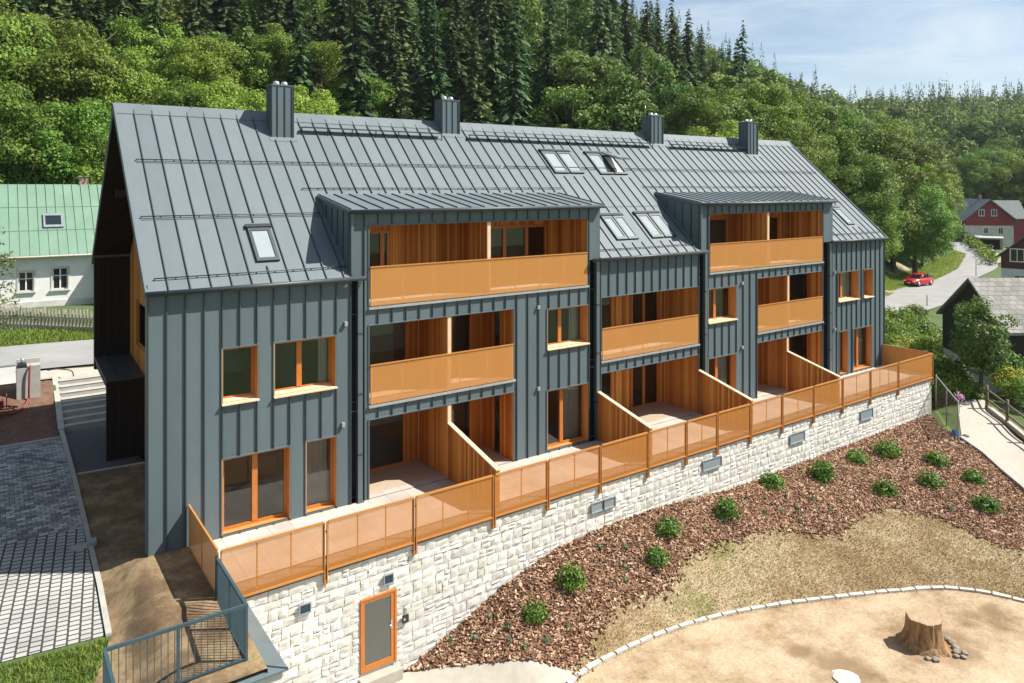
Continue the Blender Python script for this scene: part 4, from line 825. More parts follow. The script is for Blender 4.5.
# wing of the wall with sheet-metal coping, and its steel railing
m = MB(); W2 = empty('wing_wall', (1.3, -4.2, -3.5), 'low wing wall capped with folded blue grey sheet metal at the stone wall end', 'wall')
m.box(1.02, 1.55, -5.85, -2.99, -4, -.30, M['stone']); m.box(-1.75, 1.015, -5.85, -5.45, -4, -.30, M['stone'])
o = m.build('wall_core', W2); o.matrix_parent_inverse = Matrix.Translation((-1.3, 4.2, 3.5))
m = MB(); m.hexa([(1.0, -5.46, -.28), (1.64, -5.92, -.34), (1.64, -3.0, -.34), (1.0, -3.0, -.28)], [(1.0, -5.46, -.22), (1.64, -5.92, -.30), (1.64, -3.0, -.30), (1.0, -3.0, -.22)], M['coping'])
m.hexa([(-1.8, -5.46, -.28), (-1.8, -5.92, -.34), (1.637, -5.92, -.342), (.998, -5.462, -.282)], [(-1.8, -5.46, -.22), (-1.8, -5.92, -.30), (1.637, -5.92, -.302), (.998, -5.462, -.222)], M['coping'])
m.bar((1.0, -5.46, -.205), (1.64, -5.92, -.285), .03, M['coping'], .03)
o = m.build('coping', W2); o.matrix_parent_inverse = Matrix.Translation((-1.3, 4.2, 3.5))
ST = empty('steel_railing', (0, -5.4, 0), 'blue grey steel bar railing round the soil strip beside the stone wall end', 'railing')
def st(mb, name):
    o = mb.build(name, ST); o.matrix_parent_inverse = Matrix.Translation((0, 5.4, 0)); return o
GS = M['greysteel']; zt, zb = .95, -.12
m = MB(); m.box(.93, .99, -5.42, -2.99, zt-.03, zt+.03, GS); m.box(-1.57, .925, -5.42, -5.36, zt-.03, zt+.03, GS); m.box(-1.6, -1.54, -8.4, -5.43, zt-.03, zt+.03, GS); st(m, 'top_rail')
m = MB(); m.box(.94, .98, -5.38, -3.0, zb-.02, zb+.02, GS); m.box(-1.55, .925, -5.41, -5.37, zb-.02, zb+.02, GS); m.box(-1.59, -1.55, -8.4, -5.43, zb-.02, zb+.02, GS); st(m, 'bottom_rail')
for x, y in [(.96, -5.39), (.96, -3.02), (-.32, -5.39), (-1.57, -5.39), (-1.57, -7.0), (.96, -4.2)]:
    m = MB(); m.box(x-.027, x+.027, y-.029, y+.029, -.35, zt-.031, GS); st(m, 'post')
m = MB()
for y in np.arange(-5.28, -3.05, .1): m.box(.945, .975, y-.005, y+.005, zb+.02, zt-.03, GS)
for x in np.arange(-1.46, .9, .12): m.box(x-.007, x+.007, -5.397, -5.383, zb+.02, zt-.03, GS)
for y in np.arange(-8.3, -5.5, .12): m.box(-1.577, -1.563, y-.007, y+.007, zb+.02, zt-.03, GS)
st(m, 'bars')
m = MB(); m.box(-1.5, -1.13, 2.0, 2.3, -.5, -.2, M['concrete']); m.box(-1.13, -.9, 2.0, 2.3, -.5, -.12, M['grille']); tag(m.build('drain_box'), 'small concrete drain box on the edge of the paved yard', 'drain box')

# ------------------------------------------------------------------ plants: generators
def quadmesh(parts):
    V = np.concatenate([p[0] for p in parts]); F = []; o = 0
    for p in parts: F.append(p[1]+o); o += len(p[0])
    return V, np.concatenate(F)
def trunkmesh(name, Hh, r, rng, limbs=6, top=.75, spread=.35):
    m = MB(); bend = rng.normal(0, .03*Hh, 2)
    P = [(bend[0]*q*q, bend[1]*q*q, Hh*top*q-.6*(q == 0)) for q in (0, .25, .5, .75, 1)]
    m.tube(P, [r*1.35, r, r*.8, r*.55, r*.2], M['bark'], 8)
    for k_ in range(limbs):
        a = rng.uniform(0, 6.28); q = rng.uniform(.35, .9); b = np.array([bend[0]*q*q, bend[1]*q*q, Hh*top*q]); e = b+np.array([math.cos(a), math.sin(a), rng.uniform(.5, .9)])*Hh*spread*rng.uniform(.6, 1)
        mid = (b+e)/2+np.array([0, 0, -.04*Hh]); m.tube([b, mid, e], [r*.42, r*.28, r*.08], M['bark'], 6)
    o = m.build(name); me = o.data; bpy.data.objects.remove(o); return me
def crownmesh(name, Hh, R_, rng, mat, nl=55, per=150, leaf=.3, cz=.6, rzf=.4, lobe=(.2, .36), asp=.62):
    C = []; N = []; S = []
    for k_ in range(nl):
        d = unit(rng.normal(size=3)); d[2] = d[2]*.9+.12; rad = rng.uniform(.45, 1)**.6*.82
        c = np.array([d[0]*R_*rad, d[1]*R_*rad, Hh*cz+d[2]*Hh*rzf*rad]); rr_ = R_*rng.uniform(*lobe)*np.array([1, 1, .75])
        n = int(per*rng.uniform(.7, 1.3)); dd = unit(rng.normal(size=(n, 3))+np.array([d[0]*.5, d[1]*.5, .35])); sh = rng.uniform(.55, 1.12, (n, 1))
        C.append(c+dd*rr_*sh); N.append(unit(dd+rng.normal(0, .45, (n, 3))+np.array([0, 0, .25]))); S.append(leaf*rng.uniform(.55, 1.35, n))
    V, F = leaves(np.concatenate(C), np.concatenate(N), np.concatenate(S), rng, asp)
    return npmesh(name, V, F, mat)
def conifermesh(name, Hh, R_, rng, mat, layers=34, nb=12, leaf=1.0):
    C = []; N = []; T = []; S = []
    parts = []
    for k_ in range(layers):
        q = .08+.92*(k_/(layers-1))**.95; rad = R_*(1-q)**.8*rng.uniform(.85, 1.1)+.14
        for b in range(max(6, int(nb*(1-.4*q)))):
            a = rng.uniform(0, 6.283); rb = rad*rng.uniform(.65, 1.15); di = np.array([math.cos(a), math.sin(a), 0]); side = np.array([-di[1], di[0], 0])
            z0 = Hh*q+rng.normal(0, .1); segs = 4
            for s_ in range(segs):
                f = (s_+.6)/segs; p = di*rb*f+np.array([0, 0, z0-rb*.42*f*f+.08*rb]); ln = rb/segs*1.8+.1; wd = ln*.8*(1.2-.5*f)+.06
                ax = unit(di+np.array([0, 0, -.75*f])+rng.normal(0, .25, 3)); sd = unit(side+rng.normal(0, .35, 3)+np.array([0, 0, rng.normal(0, .2)]))
                V = np.stack([p-ax*ln*.5, p+sd*wd*.5-np.array([0, 0, .12*wd]), p+ax*ln*.6, p-sd*wd*.5-np.array([0, 0, .12*wd])]); parts.append(V)
    V = np.concatenate(parts); return npmesh(name, V, np.arange(len(V)).reshape(-1, 4), mat)
def vis(u0, u1, d):  # random place inside the view
    return spot(RNG.uniform(u0, u1), d)
TRUNKS = [trunkmesh('tree_trunk', 16, .32, RNG, 7) for _ in range(3)]; CTR = trunkmesh('conifer_trunk', 18, .22, RNG, 0, .97)
# near broadleaf trees behind the house and the road -----------------------------------------
BIG = {'A': [crownmesh('leaf_crown', 16, 5.6, RNG, M['leafA'], 110, 330, .25, lobe=(.15, .30)) for _ in range(3)], 'B': [crownmesh('leaf_crown', 16, 5.4, RNG, M['leafB'], 115, 330, .24, lobe=(.15, .29)) for _ in range(2)], 'C': [crownmesh('leaf_crown', 16, 6.2, RNG, M['leafA'], 120, 320, .27, .5, .5, lobe=(.14, .30)) for _ in range(2)]}
def tree(name, x, y, crown, trunk, s, label, cat='tree', group=None, rot=None, base=None):
    z = H1(x, y) if base is None else base
    o = empty(name, (x, y, z-.1), label, cat, group, RNG.uniform(0, 6.28) if rot is None else rot); o.scale = s if hasattr(s, '__len__') else (s, s, s)
    inst(trunk, 'trunk', (0, 0, 0), parent=o); inst(crown, 'crown', (0, 0, 0), parent=o); return o
NEAR = [  # u, depth, top v, kind, label
    (-25, 63, -30, 'A'), (40, 66, -5, 'A'), (98, 70, 25, 'B'), (8, 58, 70, 'A'), (70, 60, 90, 'A'), (135, 66, 95, 'A'), (150, 82, 5, 'B'), (120, 60, 120, 'A'),
    (205, 80, 22, 'B'), (262, 84, 15, 'B'), (320, 86, 30, 'B'), (362, 84, 62, 'B'), (230, 72, 68, 'B'), (300, 74, 75, 'B'), (180, 72, 72, 'A'),
    (560, 96, 78, 'A'), (605, 98, 74, 'B'), (640, 104, 82, 'B'), (705, 88, 78, 'A'), (752, 92, 74, 'A'), (800, 96, 84, 'A'), (722, 80, 112, 'B'), (780, 86, 108, 'A'),
    (838, 102, 100, 'A'), (872, 100, 112, 'A'), (850, 92, 140, 'A'), (893, 106, 150, 'A'), (915, 104, 172, 'B'), (893, 103, 196, 'B'), (922, 112, 205, 'B'), (868, 94, 170, 'A'), (928, 122, 160, 'A'), (915, 128, 128, 'A'), (880, 130, 108, 'A'), (928, 128, 190, 'B'), (968, 172, 150, 'A'), (990, 176, 142, 'B'), (1012, 170, 150, 'A'), (1034, 168, 152, 'A'), (1000, 190, 135, 'A'), (690, 96, 96, 'A'), (660, 88, 112, 'A')]
NLAB = {'A': 'tall deep green leafy tree rising just behind the buildings and road', 'B': 'tall light green leafy tree rising just behind the buildings and road'}
for i, (u, d, tv, kd) in enumerate(NEAR):
    kd = 'C' if u >= 838 else kd; x, y = spot(u, d); z0 = H1(x, y); zt_ = CAM[2]+(HOR-tv)/FPX*d; s = max(.45, (zt_-z0)/16.2)
    wd_ = min(s*1.0, 1.25) if s > 1.25 else s
    cr_ = BIG[kd][i % len(BIG[kd])]
    tree('broadleaf_tree', x, y, cr_, TRUNKS[i % 3], (max(s*.8, min(s, 1.2)),)*2+(s,), NLAB['A' if kd == 'C' else kd], 'tree', 'light green trees behind the buildings' if kd == 'B' else 'deep green trees behind the buildings')
# hillside wood --------------------------------------------------------------------------------
HB = [crownmesh('wood_crown', 16, 4.6, RNG, M['leafH'], 60, 130, .42, .6, .4, (.18, .36)) for _ in range(4)]+[crownmesh('wood_crown', 16, 4.4, RNG, M['autumn'], 40, 100, .55)]
HC = [conifermesh('needle_crown', 20, 3.3, RNG, M['needle'], 36, 12) for _ in range(4)]
pts = []; tries = 0; cell = {}
def far_ok(p, r):
    i, j = int(p[0]//7), int(p[1]//7)
    return all((p[0]-q[0])**2+(p[1]-q[1])**2 > r*r for a_ in (-1, 0, 1) for b_ in (-1, 0, 1) for q in cell.get((i+a_, j+b_), ()))
while len(pts) < 1500 and tries < 9000:
    tries += 1
    d = 78+(330-78)*RNG.uniform()**.8; u = RNG.uniform(-40, 1060); p = spot(u, d); s_, z_ = roadinfo(p[:1], p[1:2]); s_ = float(s_[0])
    lim = np.interp(p[0], [0, 15, 60, 100], [33, 33, 26, 14])
    if s_ < lim or (u > 800 and d < 108): continue
    if u > 955 and 110 < d < 160: continue
    r = 4.4 if d < 150 else 5.6
    if far_ok(p, r): pts.append((p[0], p[1], u, d)); cell.setdefault((int(p[0]//7), int(p[1]//7)), []).append(p)
pts.sort(key=lambda q: q[3]); rest = []
nc = nbr = 0
for i, (x, y, u, d) in enumerate(pts):
    z = H1(x, y); pc = np.interp(u, [0, 300, 420, 560, 700, 800, 870, 1030], [.62, .68, .93, .78, .5, .3, .3, .3])
    clump = .5+.5*math.sin(x*.07+1.3)*math.cos(y*.09)
    con = RNG.uniform() < pc*(.55+.9*clump)
    sc_ = RNG.uniform(.82, 1.25)*(1 if d < 140 else .8)
    if (con and nc >= 295) or (not con and nbr >= 240): rest.append((x, y, z, con, sc_)); continue
    if con:
        nc += 1; o = empty('conifer', (x, y, z-.2), 'dark pointed spruce in the wood on the slope behind the apartment block', 'conifer', 'spruces of the hillside wood', RNG.uniform(0, 6.28)); o.scale = (sc_*RNG.uniform(.85, 1.2),)*2+(sc_,)
        inst(CTR, 'trunk', (0, 0, 0), parent=o); inst(HC[i % 4], 'crown', (0, 0, 0), parent=o)
    else:
        nbr += 1; aut = RNG.uniform() < .02 and d > 135; sc_ *= .95
        o = empty('broadleaf_tree', (x, y, z-.2), 'rusty tinged leafy tree in the wood on the slope' if aut else 'mid green round leafy tree in the wood on the slope behind the block', 'tree', 'rusty trees of the hillside wood' if aut else 'leafy trees of the hillside wood', RNG.uniform(0, 6.28)); o.scale = (sc_*RNG.uniform(.9, 1.2),)*2+(sc_,)
        inst(TRUNKS[i % 3], 'trunk', (0, 0, 0), parent=o); inst(HB[4 if aut else i % 4], 'crown', (0, 0, 0), parent=o)
# the trees beyond those and the far-off wood across the valley: one mass
def lowcon(hh, rad0, n):
    q = RNG.uniform(0, 1, n)**.85; a = RNG.uniform(0, 6.283, n); rad = rad0*(1-q)**.9*RNG.uniform(.5, 1.05, n); dx, dy = np.cos(a), np.sin(a)
    return q, np.stack([dx*rad, dy*rad, hh*(.1+.95*q)], 1), unit(np.stack([dx, dy, np.full(n, .6)], 1)+RNG.normal(0, .35, (n, 3)))
def lowbro(hh, rad0, n):
    k_ = 9; c = unit(RNG.normal(size=(k_, 3)))*np.array([rad0*.62, rad0*.62, hh*.26])+np.array([0, 0, hh*.62]); w_ = RNG.integers(k_, size=n); d = unit(RNG.normal(size=(n, 3))+np.array([0, 0, .4])); return np.zeros(n), c[w_]+d*rad0*.45, unit(d+RNG.normal(0, .4, (n, 3)))
def mass(name, L_):
    C = []; N = []; S = []
    for (x, y, z, con, sc_, n, sz) in L_:
        hh = (20 if con else 15)*sc_; q, c, nn = (lowcon(hh, 3.6*sc_, n) if con else lowbro(hh, 4.8*sc_, n)); C.append(c+np.array([x, y, z])); N.append(nn); S.append(sz*RNG.uniform(.6, 1.4, n)*(1-.72*q))
    V, F = leaves(np.concatenate(C), np.concatenate(N), np.concatenate(S), RNG); return npmesh(name, V, F, M['needle'] if L_[0][3] else M['leafH'])
far = []
for _ in range(3400):
    d = 165+(640-165)*RNG.uniform()**.75; u = RNG.uniform(800, 1120) if d > 290 else RNG.uniform(900, 1120); p = spot(u, d); s_, z_ = roadinfo(p[:1], p[1:2])
    if abs(float(s_[0])) < 9: continue
    con = RNG.uniform() < .12+.5*(math.sin(p[0]*.02+p[1]*.035) > .1); far.append((p[0], p[1], H1(*p)-1.5, con, RNG.uniform(.6, 1.25), 110, np.interp(d, [165, 500], [1.1, 2.0])))
for nm, c_ in (('distant_spruces', True), ('distant_leafy_wood', False)):
    tag(link(bpy.data.objects.new(nm, mass(nm, [f for f in far if f[3] == c_]))), kind='stuff')
for nm, c_ in (('hillside_spruces', True), ('hillside_leafy_wood', False)):
    L_ = [(x, y, z, con, sc_, 260, .95 if con else 1.0) for x, y, z, con, sc_ in rest if con == c_]
    if L_: tag(link(bpy.data.objects.new(nm, mass(nm, L_))), kind='stuff')
# ------------------------------------------------------------------ bark bed, dry grass, kerb, shrubs
def scatter(poly, n, rng):
    P = np.array(poly); lo, hi = P.min(0), P.max(0); out = np.zeros((0, 2))
    while len(out) < n:
        q = rng.uniform(lo, hi, (n*2, 2)); out = np.vstack([out, q[inpoly(q, P)]])
    return out[:n]
n = 42000; P = scatter(MULCH, n, RNG); PB = np.array(GB); kk = RNG.integers(len(PB)-1, size=1500); tt = RNG.uniform(0, 1, (1500, 1)); P = np.vstack([P, PB[kk]*(1-tt)+PB[kk+1]*tt+RNG.normal(0, .16, (1500, 2))]); n = len(P); Z = height(P[:, 0], P[:, 1])
LWH = np.stack([RNG.uniform(.06, .18, n), RNG.uniform(.03, .065, n), RNG.uniform(.012, .03, n)], 1)
cube = np.array([(-1, -1, -1), (1, -1, -1), (1, 1, -1), (-1, 1, -1), (-1, -1, 1), (1, -1, 1), (1, 1, 1), (-1, 1, 1)], float)*.5
Q = cube[None]*LWH[:, None, :]; ya = RNG.uniform(0, 6.283, n); ta = RNG.normal(0, .45, n); ra = RNG.normal(0, .45, n)
ct, st_ = np.cos(ta)[:, None], np.sin(ta)[:, None]; x_, y_, z_ = Q[..., 0], Q[..., 1], Q[..., 2]; x_, z_ = x_*ct-z_*st_, x_*st_+z_*ct
cr2, sr2 = np.cos(ra)[:, None], np.sin(ra)[:, None]; y_, z_ = y_*cr2-z_*sr2, y_*sr2+z_*cr2
ca, sa = np.cos(ya)[:, None], np.sin(ya)[:, None]; x_, y_ = x_*ca-y_*sa, x_*sa+y_*ca
V = np.stack([x_+P[:, :1], y_+P[:, 1:], z_+(Z+RNG.uniform(.02, .055, n))[:, None]], -1).reshape(-1, 3)
cf = np.array([(4, 5, 6, 7), (0, 1, 5, 4), (1, 2, 6, 5), (2, 3, 7, 6), (3, 0, 4, 7)]); F = (cf[None]+(np.arange(n)*8)[:, None, None]).reshape(-1, 4)
tag(link(bpy.data.objects.new('bark_mulch', npmesh('bark_mulch', V, F, M['chips']))), kind='stuff')
def blades(name, poly, n, mat, hmin, hmax, lean, w=.012, rng=RNG, keep=None):
    P = scatter(poly, n, rng)
    if keep is not None: P = P[keep(P)]
    n = len(P); Z = height(P[:, 0], P[:, 1])+.012; a = rng.uniform(0, 6.283, n); hgt = rng.uniform(hmin, hmax, n); ln = hgt*rng.uniform(.3, 1.3, n)
    dx = np.cos(a)*w; dy = np.sin(a)*w; L_ = np.array(lean)[None]+rng.normal(0, .6, (n, 2))
    A = np.stack([P[:, 0]-dx, P[:, 1]-dy, Z], 1); B = np.stack([P[:, 0]+dx, P[:, 1]+dy, Z], 1); T = np.stack([P[:, 0]+L_[:, 0]*ln, P[:, 1]+L_[:, 1]*ln, Z+hgt], 1)
    V = np.stack([A, B, T], 1).reshape(-1, 3); return tag(link(bpy.data.objects.new(name, npmesh(name, V, np.arange(3*n).reshape(n, 3), mat))), kind='stuff')
blades('dry_grass', GRASS, 60000, M['straw'], .012, .055, (.5, -1.2), .010)
blades('lawn_grass', [(-1.15, -2.5), (-9, -1.7), (-9, -8.5), (-1.75, -8.5), (-1.75, -4.5)], 60000, M['blade'], .03, .13, (0, 0), .014)
blades('verge_grass', [(-8, 23.9), (3, 23.7), (5, 28), (-8, 29.2)], 14000, M['blade'], .08, .25, (0, 0), .035)
# kerb of cut stones along the sandy yard
acc = 0; j = 0; L0 = np.r_[0, np.cumsum(np.hypot(*np.diff(CURBD, axis=0).T))]; tot = L0[-1]; pos = 0.
while pos < tot-.5:
    ln = RNG.uniform(.38, .55); a = np.array([np.interp(pos, L0, CURBD[:, k_]) for k_ in (0, 1)]); b = np.array([np.interp(pos+ln-.02, L0, CURBD[:, k_]) for k_ in (0, 1)]); c = (a+b)/2; an = math.atan2(b[1]-a[1], b[0]-a[0])
    m = MB(); l2, w2 = (ln-.025)/2, .075; jit = lambda: RNG.normal(0, .008)
    m.hexa([(-l2, -w2, -.15), (l2, -w2, -.15), (l2, w2, -.15), (-l2, w2, -.15)], [(-l2+.015, -w2+.015+jit(), .075+jit()), (l2-.015, -w2+.015+jit(), .075+jit()), (l2-.015, w2-.015+jit(), .085+jit()), (-l2+.015, w2-.015+jit(), .085+jit())], M['kerbstone'])
    o = m.build('edging_stone', loc=(c[0], c[1], ZY+.0)); o.rotation_euler = (0, 0, an+RNG.normal(0, .02)); tag(o, 'pale cut stone in the curved edging between dry grass and sandy yard', 'edging stone', 'edging stones round the sandy yard'); pos += ln
# shrubs
def shrubmesh(rng, R_=.5, n=700, mat=None):
    d = unit(rng.normal(size=(n, 3))+np.array([0, 0, .25])); d[:, 2] = np.abs(d[:, 2]); rad = R_*rng.uniform(.45, 1.05, n)*(1+.22*np.sin(d[:, 0]*7+rng.uniform(0, 6))*np.sin(d[:, 1]*6)); C = d*rad[:, None]*np.array([1, 1, .95])+np.array([0, 0, .05]); N = unit(d+rng.normal(0, .5, (n, 3))); S = rng.uniform(.07, .16, n)
    V, F = leaves(C, N, S, rng, .5); return npmesh('shrub_leaves', V, F, mat or M['shrub'])
SHM = [shrubmesh(RNG) for _ in range(4)]; stm = MB()
for k_ in range(6): a = k_*1.05; stm.tube([(0, 0, -.05), (math.cos(a)*.15, math.sin(a)*.15, .2), (math.cos(a)*.3, math.sin(a)*.3, .36)], [.018, .012, .006], M['bark'], 5)
STO = stm.build('shrub_stems'); STM = STO.data; bpy.data.objects.remove(STO)
SHR = [(535, 618, 30, 'nearest the basement door'), (571, 586, 32, 'tall, second from the basement door'), (657, 562, 28, 'at the dry grass edge, lower of a close pair'), (668, 534, 30, 'below the split wall grille, upper of a close pair'),
       (726, 517, 28, 'upright, between the split grille and the second grille'), (772, 486, 26, 'low and wide, below the second wall grille'), (822, 479, 27, 'tall and dense, between the second and third grilles'), (857, 462, 24, 'small and flat, below the third wall grille'), (888, 455, 28, 'wide, nearest the last wall grille'),
       (885, 493, 26, 'middle of the bed, just above the sandy tip of the lawn'), (930, 486, 27, 'broad, middle of the cluster at the bed end'), (936, 464, 24, 'nearest the green mesh panel and garden path'), (974, 482, 23, 'beside the kerb of the garden path'), (986, 509, 27, 'dark, outermost toward the path end of the bed')]
for i, (u, v, wpx, lab) in enumerate(SHR):
    x, y = seen(u, v); z = H1(x, y); d = (np.array([x, y])-CAM[:2])@DV; s = wpx/2*d/FPX/.5
    o = empty('shrub', (x, y, z+.0), 'green bark bed shrub, '+lab, 'shrub', 'green shrubs in the bark bed', RNG.uniform(0, 6.28)); s2 = 1.25 if 'tall' in lab or 'upright' in lab else .95; o.scale = (s, s, s*s2)
    inst(STM, 'stems', (0, 0, 0), parent=o); inst(SHM[i % 4], 'foliage', (0, 0, 0), parent=o)
SDM = shrubmesh(RNG, .10, 30, M['seed'])
for u, v in [(451, 644), (475, 641), (508, 629), (510, 643), (525, 649), (546, 644), (569, 629), (489, 619), (600, 550), (602, 564), (625, 570), (626, 584), (626, 551), (705, 532), (746, 500), (766, 501), (765, 515), (786, 498), (783, 514), (798, 511), (800, 524), (812, 502), (840, 502), (831, 513), (951, 510), (855, 480), (905, 505), (845, 470)]:
    x, y = seen(u, v); o = inst(SDM, 'seedling', (x, y, H1(x, y)+.03), RNG.uniform(0, 6.28), RNG.uniform(.65, 1.05)); tag(o, 'tiny grey green seedling dotted among the bark chips', 'seedling', 'seedlings in the bark bed')
# tree stump and stones
SX, SY = seen(924, 645); S0 = empty('tree_stump', (SX, SY, ZY), 'wide sawn tree stump with pale ragged bark on the sandy yard', 'stump')
V = []; F = []; n = 40; levels = [(-.05, .66, -.06), (.06, .58, 0), (.2, .50, .0), (.42, .46, .0), (.64, .435, 0), (.82, .43, 0)]
for (z, r, _) in levels:
    for k_ in range(n):
        a = 2*math.pi*k_/n; rr_ = r*(1+.05*math.sin(3*a+1)+.04*math.sin(7*a)+RNG.normal(0, .035)+(.13*max(0, math.sin(4*a+.6))*(1-z/.5) if z < .5 else 0)); V.append((rr_*math.cos(a), rr_*math.sin(a), z+(.05*math.cos(a) if z > .7 else 0)))
for i in range(len(levels)-1):
    for k_ in range(n): F.append((i*n+k_, i*n+(k_+1) % n, (i+1)*n+(k_+1) % n, (i+1)*n+k_))
m = MB(); m.mesh(V, F, M['stumpbark']); m.build('bark', S0)
top = V[-n:]; m = MB(); m.face([(p[0]*.985, p[1]*.985, p[2]+.012) for p in top], M['stumptop']); m.mesh([(p[0]*.985, p[1]*.985, p[2]+.012) for p in top]+[(p[0], p[1], p[2]) for p in top], [(k_, (k_+1) % n, n+(k_+1) % n, n+k_)[::-1] for k_ in range(n)], M['stumptop']); m.build('cut_face', S0)
def stonemesh(r, rng, mat, flat=.6):
    bm = bmesh.new(); bmesh.ops.create_icosphere(bm, subdivisions=2, radius=r)
    for v in bm.verts: v.co *= 1+rng.normal(0, .09); v.co.z *= flat
    me = bpy.data.meshes.new('field_stone'); bm.to_mesh(me); bm.free(); me.materials.append(mat); return me
STN = [stonemesh(.11, RNG, M['fieldstone']) for _ in range(3)]
for k_, (dx, dy) in enumerate([(.32, -.72), (.5, -.62), (.12, -.8), (.68, -.45), (.44, -.86), (.75, -.28), (-.5, -.55), (-.62, -.4), (.24, -.93)]):
    o = inst(STN[k_ % 3], 'field_stone', (SX+dx, SY+dy, ZY+.05), k_, RNG.uniform(.7, 1.1)); tag(o, 'small rough stone lying against the foot of the tree stump', 'stone', 'stones round the stump')
x, y = seen(846, 680); o = inst(stonemesh(.36, RNG, M['kerbstone'], .18), 'flat_stone', (x, y, ZY+.02)); tag(o, 'large flat pale stone set flush in the sandy yard', 'stone')

# ------------------------------------------------------------------ west side: stairs, planter blocks, machine, fence, green-roofed house
m = MB()
for i in range(8):
    y = 12.6+i*.385; m.box(-.86, 1.15, y, y+.385 if i < 7 else 15.85, -.2, .165*(i+1), M['concrete'])
    m.box(-.86, 1.15, y-.02, y+.05, .165*(i+1)+.002, .165*(i+1)+.012, M['kerbstone'])
tag(m.build('stairs'), 'outdoor flight of pale concrete steps between the block and the street', 'stairs')
m = MB(); m.hexa([(-1.08, 12.5, -.2), (-.87, 12.5, -.2), (-.87, 15.8, -.2), (-1.08, 15.8, -.2)], [(-1.08, 12.5, .12), (-.87, 12.5, .12), (-.87, 15.8, 1.45), (-1.08, 15.8, 1.45)], M['concrete']); tag(m.build('stair_kerb'), 'sloping concrete kerb along the side of the outdoor steps', 'kerb')
drape('planting_soil', [(-9, 11.7), (-1.1, 11.6), (-1.1, 15.6), (-9, 15.8)], M['mulchsoil'], .03)
z = .75
o = empty('pump_box', (-1.95, 14.95, H1(-1.95, 14.95)), 'grey concrete box with hollow top beside the outdoor steps', 'utility box')
m = MB(); m.box(-.4, .4, -.35, .35, -.4, 1.05, M['concrete']); m.box(-.4, .4, .2, .35, 1.051, 1.3, M['concrete']); m.box(-.05, .4, -.35, .19, 1.051, 1.12, M['concrete']); m.build('casing', o)
m = MB(); m.box(-.36, -.08, -.3, .15, 1.05, 1.2, M['black']); m.tube([(-.2, -.1, 1.2), (-.2, -.1, 1.4)], .07, M['chrome'], 8); m.build('pump', o)
m = MB(); m.box(-3.6, -2.35, 15.95, 16.1, .5, 2.05, M['white']); m.box(-3.6, -2.35, 15.94, 16.11, 2.05, 2.09, M['greytin']); m.box(-3.5, -3.42, 15.9, 15.94, .4, 2.0, M['greytin']); tag(m.build('site_board'), 'plain white board standing by the street pavement', 'board')
m = MB(); m.tube(dens(np.array([(-1.95, 14.5, .95), (-1.93, 14.5, 2.0), (-1.9, 14.6, 2.25), (-1.86, 14.8, 2.1)]), 5), .035, M['redpaint'], 7); m.tube(dens(np.array([(-1.95, 14.5, 1.0), (-2.15, 14.2, .72), (-2.5, 13.9, .62), (-2.9, 13.8, .7)]), 5), .035, M['redpaint'], 7); tag(m.build('red_hose'), 'red hose rising over the grey concrete box', 'hose')
o = empty('site_trailer', (-3.0, 14.1, H1(-3.0, 14.1)), 'small red wheeled work machine parked on the dark soil', 'machine'); o.scale = (.62, .62, .62)
m = MB(); m.bar((-.8, -.4, .35), (.6, -.4, .35), .08, M['redpaint']); m.bar((-.8, .4, .35), (.6, .4, .35), .08, M['redpaint']); m.bar((.6, -.4, .35), (1.1, 0, .3), .07, M['redpaint']); m.bar((.6, .4, .35), (1.1, 0, .3), .07, M['redpaint']); m.bar((-.8, -.4, .35), (-.8, .4, .35), .08, M['redpaint']); m.bar((.5, -.4, .35), (.5, -.4, 1.1), .05, M['redpaint']); m.bar((.5, .4, .35), (.5, .4, 1.1), .05, M['redpaint']); m.bar((.5, -.4, 1.1), (.5, .4, 1.1), .05, M['redpaint']); m.build('frame', o)
m = MB(); m.box(-.7, .35, -.32, .32, .4, .85, M['redpaint']); m.box(-.6, .1, -.25, .25, .85, 1.0, M['black']); m.build('body', o)
for sy in (-.48, .48):
    m = MB(); m.tube([(-.2, sy-.07, .28), (-.2, sy+.07, .28)], .28, M['black'], 16); m.tube([(-.2, sy-.08, .28), (-.2, sy+.08, .28)], .13, M['chrome'], 12); m.build('wheel', o)
m = MB(); m.tube(dens(np.array([(-1.25, 15.7, 1.75), (-.9, 15.75, 1.75), (-.4, 15.8, 1.6), (-.3, 15.8, 1.35)]), 6), .025, M['black'], 6); tag(m.build('bent_pipe'), 'thin dark bent handrail pipe at the top of the outdoor steps', 'handrail')
# picket fence
PF = empty('picket_fence', (0, 28, 1.4), 'weathered grey picket fence in the grass across the street', 'fence')
a, b = spot(-70, 42.5), spot(112, 41.0); L_ = np.hypot(*(b-a)); n_ = int(L_/.21); 
for k_ in range(n_):
    if k_ % 1 == 0:
        q = a+(b-a)*k_/n_; z = H1(*q); m = MB(); hh = 1.25+RNG.normal(0, .06); m.hexa([(q[0]-.06, q[1]-.012, z-.1), (q[0]+.06, q[1]-.012, z-.1), (q[0]+.06, q[1]+.012, z-.1), (q[0]-.06, q[1]+.012, z-.1)], [(q[0]-.05+RNG.normal(0, .02), q[1]-.012, z+hh), (q[0]+.05, q[1]-.012, z+hh), (q[0]+.05, q[1]+.012, z+hh), (q[0]-.05, q[1]+.012, z+hh)], M['fence'])
        o = m.build('picket', PF); o.matrix_parent_inverse = Matrix.Translation((0, -28, -1.4))
m = MB(); za, zb = H1(*a), H1(*b); m.bar((a[0], a[1]+.05, za+.3), (b[0], b[1]+.05, zb+.3), .05, M['fence'], .08); m.bar((a[0], a[1]+.05, za+.8), (b[0], b[1]+.05, zb+.8), .05, M['fence'], .08); o = m.build('rail', PF); o.matrix_parent_inverse = Matrix.Translation((0, -28, -1.4))
